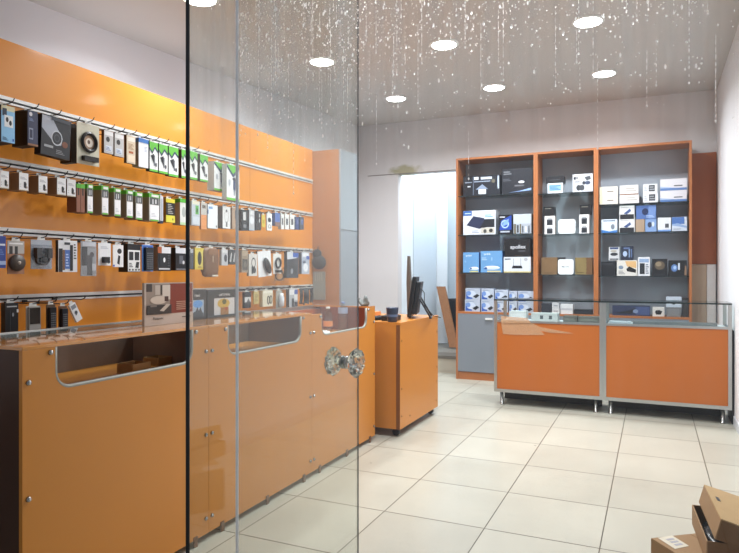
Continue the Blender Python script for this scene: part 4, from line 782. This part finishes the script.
# second shelf
sbox('camera_box', 'white and pale blue box with a small grey camera, left on the second shelf', 601.3, 219.3, 617.3, 232.6, SR[1], '#D3E0EE', [('r', .12, .86, .86, .93, '#4A5E80'), ('e', .72, .44, .12, .2, '#7A8490'), ('p', [(0, 0), (0, .24), (.5, .1), (1, .2), (1, 0)], '#3E7AC0')], .12, group=g3)
vb = [('r', .04, 0, .96, .36, '#24262C'), ('p', [(.28, .42), (.7, .78), (.78, .6), (.5, .36)], '#3E5488'), ('l', .1, .86, .6, .94, 1, '#A4A6AA')]
_, z = sbox('video_box', 'white and black box with a blue device, lower of two on the second shelf', 619, 219.5, 634.8, 232.5, SR[1], '#D8D9DA', vb, .12, group=g3)
sbox('video_box', 'white and black box with a blue device, upper of two on the second shelf', 619.3, 205, 634.6, 218.3, z, '#D8D9DA', vb, .12, group=g3)
_, z1 = sbox('tan_box', 'plain tan box between white and blue boxes on the second shelf', 635.6, 219, 644.6, 231.6, SR[1], '#A8927C', [], .12, group=g3)
_, z2 = sbox('blue_box', 'small blue box with a grey device on the second shelf', 645.2, 219, 656.5, 231.5, SR[1], '#7E9CCB', [('e', .4, .56, .2, .22, '#34405C'), ('e', .7, .6, .12, .2, '#CFDAEA')], .12, group=g3)
sbox('blue_box', 'wide blue box with dark lens picture lying on the tan and small blue boxes', 636, 205.3, 656.3, 218.7, max(z1, z2), '#4E6CA8', [('e', .45, .55, .16, .26, '#1E2C54'), ('r', .62, .02, .98, .96, '#6E8CC2'), ('l', .5, .1, .9, .3, 2, '#A9C0E4')], .12, group=g3)
sbox('camera_box', 'white box with a small dark camera on the second shelf, right part', 657.6, 217.3, 671, 231, SR[1], '#DCDFE4', [('r', .56, .26, .84, .56, '#50565E'), ('r', 0, 0, 1, .12, '#6E96D0')], .12, group=g3)
sbox('camera_box', 'blue and white landscape box at the right end of the second shelf', 671.8, 217, 687, 231, SR[1], '#C8D2E0', [('r', 0, .5, .84, 1, '#4A70B0'), ('p', [(0, .5), (.4, .56), (1, .34), (1, .2), (.4, .34), (0, .4)], '#8FAAD2'), ('l', .1, .1, .6, .2, 1, '#8E98A8')], .12, group=g3)
# third shelf
_, z0_ = sbox('dark_box', 'dark box with faint lines at the left of the third shelf', 601, 261.5, 615.5, 275.5, SR[2], '#1E2026', [('l', .1, .8, .8, .9, 1, '#4A4E56')], .14, group=g3)
_, z1 = sbox('drive_box', 'white box with a black device and orange haze on the third shelf', 616.8, 259.8, 637.5, 275.3, SR[2], '#D8D6D0', [('p', [(.4, .95), (.95, .95), (.95, .5), (.5, .6)], '#D8B07A'), ('p', [(.46, .44), (.6, .62), (.94, .4), (.92, .2), (.5, .3)], '#17181C'), ('e', .2, .55, .12, .12, '#7A8CA0'), ('l', .08, .1, .4, .36, 3, '#8A8C90')], .12, group=g3)
sbox('phone_box', 'white framed blue phone box standing taller on the third shelf', 638, 256.3, 650, 275, SR[2], '#DADDE2', [('r', .1, .72, .9, .92, '#8EA4C4'), ('r', .14, .1, .56, .68, '#24282F'), ('l', .64, .1, .9, .66, 5, '#6A7484')], .1, group=g3)
sbox('dark_box', 'dark box with a tan dome picture on the third shelf', 652, 257.8, 667.5, 274.8, SR[2], '#1F2024', [('e', .5, .62, .34, .26, '#5E5446'), ('e', .42, .7, .2, .14, '#8A7C66'), ('r', .1, .04, .9, .12, '#2E3036')], .12, group=g3)
sbox('dark_box', 'black box with a blue glowing lens at the right of the third shelf', 668.5, 259, 687, 274.5, SR[2], '#17191E', [('e', .32, .52, .18, .24, '#5A7CB4'), ('e', .34, .54, .08, .12, '#A8C4E8'), ('r', .52, .4, .62, .84, '#CBD6E4'), ('p', [(.86, .05), (.98, .05), (.98, .6), (.9, .7)], '#8A6E58')], .12, group=g3)
sbox('bulb_box', 'small white framed box with a dark car, standing on the left dark and white boxes', 608.7, 246, 619.5, 259.2, max(z0_, z1), '#C9CCD0', [('r', .1, .84, .9, .98, '#3A4A74'), ('e', .5, .46, .36, .12, '#2A2D36'), ('r', .1, .04, .9, .14, '#4A4E56'), ('e', .45, .7, .3, .08, '#A8A49A')], .08, group=g3)
sbox('bulb_box', 'small dark blue box with white bulb pictures, standing on the white drive box', 621, 245.5, 633.5, 259.4, z1, '#242B3E', [('e', .32, .46, .18, .2, '#A9BEDC'), ('r', .2, .8, .7, .92, '#5A6C94'), ('r', .62, .2, .72, .8, '#7C94B8'), ('r', .8, .2, .88, .8, '#5C749C')], .08, group=g3)
# foot of the right cabinet
_, z = sbox('blue_box', 'long dark blue box with a grey bar at the foot of the right cabinet', 612, 303.2, 650.5, 313, BL, '#2A3350', [('p', [(.02, .2), (.5, .6), (.66, .86), (.5, .2)], '#1C1E26'), ('r', .62, .1, .98, .9, '#3E4E7A'), ('e', .62, .46, .07, .2, '#7A8AAA')], .14, group=g3)
sbox('white_box', 'white box with a black camera at the foot of the right cabinet', 652.5, 304.5, 664.5, 313.5, BL, '#D2CFCB', [('p', [(.3, .2), (.7, .2), (.82, .56), (.6, .7), (.3, .66), (.2, .5)], '#1D1D1F')], .1, group=g3)
_, z = sbox('grey_box', 'grey box, lower of the stack at the foot of the right cabinet', 666.5, 304, 681, 313.3, BL, '#6E7072', [('r', .05, .1, .9, .86, '#7C7E80')], .1, group=g3)
_, z = sbox('white_box', 'white and blue flat box, upper of the stack at the foot of the right cabinet', 666, 293, 681.5, 303.4, z, '#B9C6D4', [('r', .05, .3, .95, .5, '#E0E6EC'), ('e', .5, .36, .1, .1, '#2A2D33')], .1, group=g3)
sbox('dark_box', 'narrow dark box at the right foot of the right cabinet', 682.5, 294, 688.5, 313, BL, '#2E2B2A', [], .1, group=g3)
# ------------------------------------------------------------ GLASS DISPLAY COUNTERS
YD = 5.62; DDp = .42; TZ = .958
CGL = mat_glass('counter_glass', (.97, .985, .98), 0, .04)
def dcounter(xa, xb, label):
    t = empty('glass_counter', (xa, YD, 0), 0, label, 'counter', 'glass topped display counters at the back')
    w = xb-xa-.001; e = .026
    fr = MB()
    for x in (0, w-e):
        MB().box(x, 0, .118, x+e, .026, TZ-.012, ALU).build('post', t); MB().box(x, DDp-.026, .118, x+e, DDp, TZ-.012, ALU).build('post', t)
    MB().box(e, 0, .118, w-e, .026, .146, ALU).build('bottom_rail', t)
    MB().box(e, 0, .751, w-e, .026, .770, ALU).build('middle_rail', t)
    MB().box(e, .006, .1465, w-e, .016, .7505, ORANGE_DEEP).build('front_panel', t)
    for x in (0.004, w-.012): MB().box(x, .0265, .13, x+.008, DDp-.0265, .766, GREY_LAM).build('side_panel', t)
    MB().box(e, .0265, .742, w-e, DDp-.027, .758, M('#C9CDD0', .4)).build('shelf', t)
    MB().box(e, .0265, .12, w-e, DDp-.027, .138, M('#8A8E90', .4)).build('floor_board', t)
    MB().box(.0, -.004, TZ-.012, w, DDp, TZ, GLASS_SHELF, front=M('#1D2A2A', .2, key='tedge'), left=M('#1D2A2A', .2, key='tedge'), right=M('#1D2A2A', .2, key='tedge')).build('glass_top', t)
    MB().box(e, .01, .7665, w-e, .015, TZ-.0125, CGL).build('front_glass', t)
    MB().box(e, DDp-.1, .0, w-e, DDp-.09, .118, M('#37352F', .6)).build('kick_or_shade_board', t)  # dark board added to stand for the shade under the counter
    for x in (.06, w-.06):
        for y in (.05, DDp-.05):
            l = MB(); l.lathe([(.019, 0), (.019, .006), (.016, .008), (.016, .118)], STEEL, 16, (x, y, 0)); l.build('leg', t)
    return t
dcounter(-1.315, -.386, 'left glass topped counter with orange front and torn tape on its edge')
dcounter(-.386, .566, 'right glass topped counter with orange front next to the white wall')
a = onY(731.5, 330, 5.7)
o = MB().box(.570, 5.66, .16, .582, 6.0, .90, M('#202226', .4)).build('dark_board'); o.location.z = -.16
tag(o, 'thin dark board standing between the right counter and white wall', 'board')
# torn clear tape
TP = bpy.data.materials.new('torn_tape'); TP.use_nodes = True
nt = TP.node_tree; nt.nodes.clear(); oN = nt.nodes.new('ShaderNodeOutputMaterial'); mN = nt.nodes.new('ShaderNodeMixShader'); tN = nt.nodes.new('ShaderNodeBsdfTransparent'); dN = nt.nodes.new('ShaderNodeBsdfDiffuse'); nN = nt.nodes.new('ShaderNodeTexNoise'); rN = nt.nodes.new('ShaderNodeMapRange')
nN.inputs['Scale'].default_value = 40; nN.inputs['Detail'].default_value = 6; rN.inputs[1].default_value = .35; rN.inputs[2].default_value = .7; rN.inputs[3].default_value = .25; rN.inputs[4].default_value = .75
dN.inputs[0].default_value = lin('#D9B08A'); nt.links.new(nN.outputs['Fac'], rN.inputs[0]); nt.links.new(rN.outputs[0], mN.inputs[0]); nt.links.new(tN.outputs[0], mN.inputs[1]); nt.links.new(dN.outputs[0], mN.inputs[2]); nt.links.new(mN.outputs[0], oN.inputs[0])
pts = [(501, 322), (503, 334), (515, 335), (528, 335), (545, 335), (541, 331), (552, 333), (574, 333.5), (556, 330), (540, 327), (530, 322)]
mb = MB(); mb.prism([onY(x, y, YD+.0035) for x, y in pts], (0, -.0015, 0), TP)
mb.prism([onY(x, y, YD-.003) for x, y in ((501, 316), (501, 323), (531, 323), (527, 318))], (0, -.001, 0), TP)
o = mb.build('torn_tape'); tag(o, 'torn strip of clear tape stuck on the left counter front', 'tape')
# things inside the display counters
def inside(name, label, x0, y0, x1, y1, Yf, col, gfx, D, cat='box', group='things on the glass counter shelves', side=None):
    return sbox(name, label, x0, y0, x1, y1, .7586, col, gfx, D, Yf, cat, group, side)
inside('white_box', 'white open packet lying at the left end inside the left glass counter', 509, 311.5, 526, 321, 5.72, '#D9DDE0', [('p', [(.1, .1), (.9, .3), (.9, .9), (.1, .7)], '#E6E9EC')], .12)
inside('switch_box', 'long white grey box with two dark squares inside the left glass counter', 531, 313, 557.5, 321, 5.74, '#C4C8C8', [('r', .34, .3, .46, .76, '#50565A'), ('r', .68, .3, .8, .76, '#50565A')], .14)
inside('metal_case', 'dark flat metal case, left of two inside the left glass counter', 563, 315.3, 577, 321, 5.76, '#5E5C56', [('l', .1, .3, .9, .7, 2, '#8A8880')], .14, 'case')
inside('metal_case', 'dark flat metal case, right of two inside the left glass counter', 578, 315.3, 600, 321, 5.76, '#66645E', [('l', .1, .3, .9, .7, 2, '#8A8880')], .14, 'case')
inside('aluminium_bar', 'long thin grey bar lying inside the right glass counter', 632, 319.5, 718, 323, 5.72, '#6E7476', [], .08, 'bar')
inside('plastic_sheet', 'pale flat sheet inside the right glass counter at its left end', 609, 319.5, 631, 322, 5.72, '#B4BEC6', [], .1, 'sheet')
# ------------------------------------------------------------ GLASS DOOR AND PANE
XD = -.995; DY0, DY1 = 1.155, 2.081; GT = 2.62
t = empty('glass_door', (XD, DY0, 0), 0, 'frameless glass door standing open with a round crystal knob', 'door')
t['kind'] = 'thing'
del t['kind']
MB().box(-.003, .0, .012, .003, DY1-DY0, GT, GLASS_DOOR, front=EDGE_DARK, back=EDGE_DARK, top=EDGE_LIGHT, bottom=EDGE_LIGHT).build('glass_leaf', t)
MB().box(-.005, -.003, .0, .005, -.0005, GT, EDGE_DARK).build('edge_seal', t)
CRY = bpy.data.materials.new('crystal'); CRY.use_nodes = True; b = CRY.node_tree.nodes['Principled BSDF']; b.inputs['Transmission Weight'].default_value = .95; b.inputs['IOR'].default_value = 1.6; b.inputs['Roughness'].default_value = 0; b.inputs['Base Color'].default_value = (.85, .86, .78, 1)
ky, kz = 1.972-DY0, .882
for s in (-1, 1):
    R_ = .053
    k = MB(); prof = [(.018, .012), (.024, .02), (.044, .032), (R_, .044), (R_*.96, .054), (R_*.7, .064), (R_*.3, .068)]
    vs = []; n = 20
    for i, (r, h) in enumerate(prof):
        for j in range(n):
            q = 2*PI*(j+.5*(i % 2))/n; rr = r*(1.0 if (i+j) % 2 else .93); vs.append((s*h*(1 if (i+j) % 2 else .95), rr*math.cos(q), rr*math.sin(q)))
    fs = []
    for i in range(len(prof)-1):
        for j in range(n):
            a_, b_, c_, d_ = i*n+j, i*n+(j+1) % n, (i+1)*n+(j+1) % n, (i+1)*n+j
            if i % 2 == 0: fs += [(a_, b_, d_), (b_, c_, d_)]
            else: fs += [(a_, b_, c_), (a_, c_, d_)]
    fs += [tuple(range(n)), tuple((len(prof)-1)*n+j for j in range(n))]
    if s < 0: fs = [f[::-1] for f in fs]
    k.add(vs, fs, CRY); ko = k.build('knob', t); ko.location = (0, ky, kz)
    MB().lathe([(.0, .0055*s), (.024, .0055*s), (.022, .012*s), (.012, .013*s), (.012, .02*s), (0, .022*s)], STEEL, 20, (0, ky, kz), 'x').build('knob_rose', t)
PE = bpy.data.materials.new('edge_light_tube'); PE.use_nodes = True; nt = PE.node_tree; nt.nodes.clear()
oN = nt.nodes.new('ShaderNodeOutputMaterial'); mN = nt.nodes.new('ShaderNodeAddShader'); aN = nt.nodes.new('ShaderNodeBsdfTranslucent'); bN = nt.nodes.new('ShaderNodeBsdfDiffuse')
aN.inputs[0].default_value = (.5, .5, .5, 1); bN.inputs[0].default_value = (.48, .48, .48, 1); nt.links.new(aN.outputs[0], mN.inputs[0]); nt.links.new(bN.outputs[0], mN.inputs[1]); nt.links.new(mN.outputs[0], oN.inputs[0])
t = empty('window_1', (-.846, YF-.005, 0)); t['kind'] = 'structure'; t['label'] = 'wet glass shop front pane right of the door'
MB().box(0, -.005, 0, XR+.846-.002, .002, GT, GLASS_PANE, left=EDGE_LIGHT).build('window_pane', t)  # left edge coloured white for the lamp light it would carry
MB().tube([(-.0005, -.0015, 0), (-.0005, -.0015, GT)], .0034, PE, 12).build('edge_light_tube', t)  # added white tube, paints a bright line of light along the glass edge
# drops and runs of water near the top of the panes
DRM = bpy.data.materials.new('water_drop'); DRM.use_nodes = True; nt = DRM.node_tree; nt.nodes.clear()
oN = nt.nodes.new('ShaderNodeOutputMaterial'); m1 = nt.nodes.new('ShaderNodeMixShader'); m2 = nt.nodes.new('ShaderNodeMixShader'); tN = nt.nodes.new('ShaderNodeBsdfTransparent'); l1 = nt.nodes.new('ShaderNodeBsdfTranslucent'); gN = nt.nodes.new('ShaderNodeBsdfRefraction')
gN.inputs['Roughness'].default_value = .45; gN.inputs['IOR'].default_value = 1.25; l1.inputs[0].default_value = (1, 1, 1, 1); m1.inputs[0].default_value = .4; m2.inputs[0].default_value = .85
nt.links.new(l1.outputs[0], m1.inputs[1]); nt.links.new(gN.outputs[0], m1.inputs[2]); nt.links.new(tN.outputs[0], m2.inputs[1]); nt.links.new(m1.outputs[0], m2.inputs[2]); nt.links.new(m2.outputs[0], oN.inputs[0])
def drops(name, label, n, pos, runs):
    mb = MB()
    for i in range(n):
        p, q, nrm = pos(); r = random.choice((.0006, .0007, .0009, .0009, .0011, .0014, .002)); st = random.choice((1, 1, 1.3, 2.2))
        mb_drop(mb, p, q, nrm, r, r*st)
    for i in range(runs):
        p, q, nrm = pos(); L_ = random.uniform(.03, .16); z = 0
        while z < L_:
            mb_drop(mb, p+Vector((0, 0, -z)), q, nrm, random.uniform(.0004, .0009), random.uniform(.002, .006)); z += random.uniform(.006, .014)
        mb_drop(mb, p+Vector((0, 0, -L_)), q, nrm, .0017, .0026)
    o = mb.build(name); tag(o, label, 'water drops', None, 'stuff'); return o
def mb_drop(mb, p, tdir, nrm, r, rz):
    vs = [p+tdir*(r*math.cos(a))+Vector((0, 0, rz*math.sin(a))) for a in [2*PI*k/8 for k in range(8)]]
    ap = [p+tdir*(r*.6*math.cos(a))+Vector((0, 0, rz*.6*math.sin(a)))+nrm*(r*.55) for a in [2*PI*k/8 for k in range(8)]]
    mb.add(vs+ap, [(k, (k+1) % 8, 8+(k+1) % 8, 8+k) for k in range(8)]+[tuple(range(8, 16))], DRM, True)
def pos_pane():
    while True:
        x = random.uniform(-.84, .5); z = 1.44+random.random()**.7*.5
        dens = (1 if x < -.3 else .8 if x < .1 else .4)*(1 if z > 1.62 else .4 if z > 1.5 else .14)
        if random.random() < dens: return Vector((x, YF-.0098, z)), Vector((1, 0, 0)), Vector((0, -1, 0))
def pos_door():
    y = random.uniform(DY0+.02, DY1-.02); z = 1.6+random.random()**.7*.75
    return Vector((XD+.0031, y, z)), Vector((0, 1, 0)), Vector((1, 0, 0))
drops('water_droplets', 'water droplets and runs on the top of the fixed glass pane', 5600, pos_pane, 110)
drops('water_droplets', 'faint water droplets and runs on the open glass door', 500, pos_door, 40)
# ------------------------------------------------------------ CARTONS ON THE FLOOR
KD = M('#7A5A3C', .8, var=.08, vscale=30)
def ground_quad(pa, pb, pc, z):    # pa left corner, pb far corner, pc near corner at height z
    return onZ(*pa, z), onZ(*pb, z), onZ(*pc, z)
zA = .2
A = onZ(651, 538, zA); B_ = onZ(697, 533, zA); C_ = onZ(690, 553, zA)
ux = (B_-A).normalized(); uy = (C_-A); uy = (uy-ux*uy.dot(ux)).normalized()
ang = math.atan2(ux.y, ux.x)
t = empty('cardboard_box', (A.x, A.y, 0), ang, 'low closed cardboard box with a white shipping label on its top', 'cardboard box', 'cardboard boxes on the floor')
LA, WA = .34, .36
bx = MB(); bx.box(0, -WA, 0, LA, 0, zA-.003, KRAFT); bx.build('box_body', t)
fl_ = MB(); fl_.box(.001, -WA+.001, zA-.003, LA/2-.001, -.001, zA, KRAFT); fl_.box(LA/2+.001, -WA+.001, zA-.003, LA-.001, -.001, zA, KRAFT); fl_.build('top_flaps', t)
inv = Matrix.Rotation(-ang, 4, 'Z') @ Matrix.Translation((-A.x, -A.y, 0))
lb = MB(); q = [inv @ onZ(x, y, zA+.0006) for x, y in ((658, 538), (672, 535.5), (689, 546), (675, 549))]
lb.prism(q[::-1], (0, 0, .0006), M('#D4CDBA', .6))
for i in range(3):
    a_ = [q[0]+(q[1]-q[0])*u+(q[3]-q[0])*v+Vector((0, 0, .0010)) for u, v in ((.3, .2+.24*i), (.8, .2+.24*i), (.8, .34+.24*i), (.3, .34+.24*i))]
    lb.prism(a_[::-1], (0, 0, .0004), M('#A9A8B0', .6))
lb.build('shipping_label', t)
# open box with its lid raised
zB = .28
P0 = onZ(692, 504.5, zB); P1 = onZ(706.5, 541, zB)
uy = (P0-P1); LB = uy.length; uy.normalize(); ux = Vector((uy.y, -uy.x, 0)); ang = math.atan2(ux.y, ux.x)
t = empty('cardboard_box', (P1.x, P1.y, 0), ang, 'open shallow cardboard box with raised lid and black plastic inside, on the closed one', 'cardboard box', 'cardboard boxes on the floor')
WB_ = .30; th = .004
w_ = MB(); zb0 = zA+.0035; w_.box(0, 0, zb0, th, LB, zB, KRAFT); w_.box(WB_-th, 0, zb0, WB_, LB, zB, KRAFT); w_.box(th, 0, zb0, WB_-th, th, zB, KD); w_.box(th, LB-th, zb0, WB_-th, LB, zB, KRAFT); w_.box(th, th, zb0, WB_-th, LB-th, zb0+th, KRAFT); w_.build('box_walls', t)
inn = MB(); inn.ell((WB_/2, LB/2, .24), (WB_/2-.008, LB/2-.008, .034), M('#15161A', .22), 24, 14)
inn.v = [(min(WB_-.006, max(.006, x*(1+random.uniform(-.03, .03)))), min(LB-.006, max(.006, y)), z_*(1+random.uniform(-.05, .05))) for x, y, z_ in inn.v]; inn.build('black_plastic', t)
lid = MB(); LW = WB_+.004; hD = .07
lid.box(-LW, -.004, 0, 0, LB+.004, .004, M('#B4966A', .8, var=.06, vscale=30)); lid.box(-LW, -.004, -hD, -LW+.004, LB+.004, 0, KRAFT); lid.box(-LW+.004, -.004, -hD, 0, 0, 0, KD); lid.box(-LW+.004, LB, -hD, 0, LB+.004, 0, KRAFT)
lid.xform(Matrix.Translation((WB_+.036, 0, zB+.001)) @ Matrix.Rotation(math.radians(15), 4, 'Y')); lo = lid.build('lid', t)
tabm = MB(); tabm.box(-LW*.93, LB*.62-.02, .004, -LW*.93+.012, LB*.62+.02, .0055, DARK); tabm.xform(Matrix.Translation((WB_+.036, 0, zB+.001)) @ Matrix.Rotation(math.radians(15), 4, 'Y')); tabm.build('tab_slot', lo)
# ------------------------------------------------------------ WORLD, CAMERA, VIEW
w = bpy.data.worlds.new('world'); sc.world = w; w.use_nodes = True
bg = w.node_tree.nodes['Background']; bg.inputs[0].default_value = (.75, .85, 1, 1); bg.inputs[1].default_value = .3
cam = bpy.data.cameras.new('camera'); co = bpy.data.objects.new('camera', cam); COL.objects.link(co)
co.location = (0, 0, EYE); co.rotation_euler = (PI/2, 0, YAW); cam.sensor_width = 36; cam.sensor_fit = 'HORIZONTAL'; cam.lens = FPX/739*36; cam.shift_y = -(276.5-CY)/739
cam.clip_start = .02
sc.camera = co
vs_ = sc.view_settings; vs_.view_transform = 'Standard'; vs_.look = 'None'; vs_.exposure = .1; vs_.gamma = 1; vs_.use_curve_mapping = False
sc.cycles.max_bounces = 10; sc.cycles.transparent_max_bounces = 24
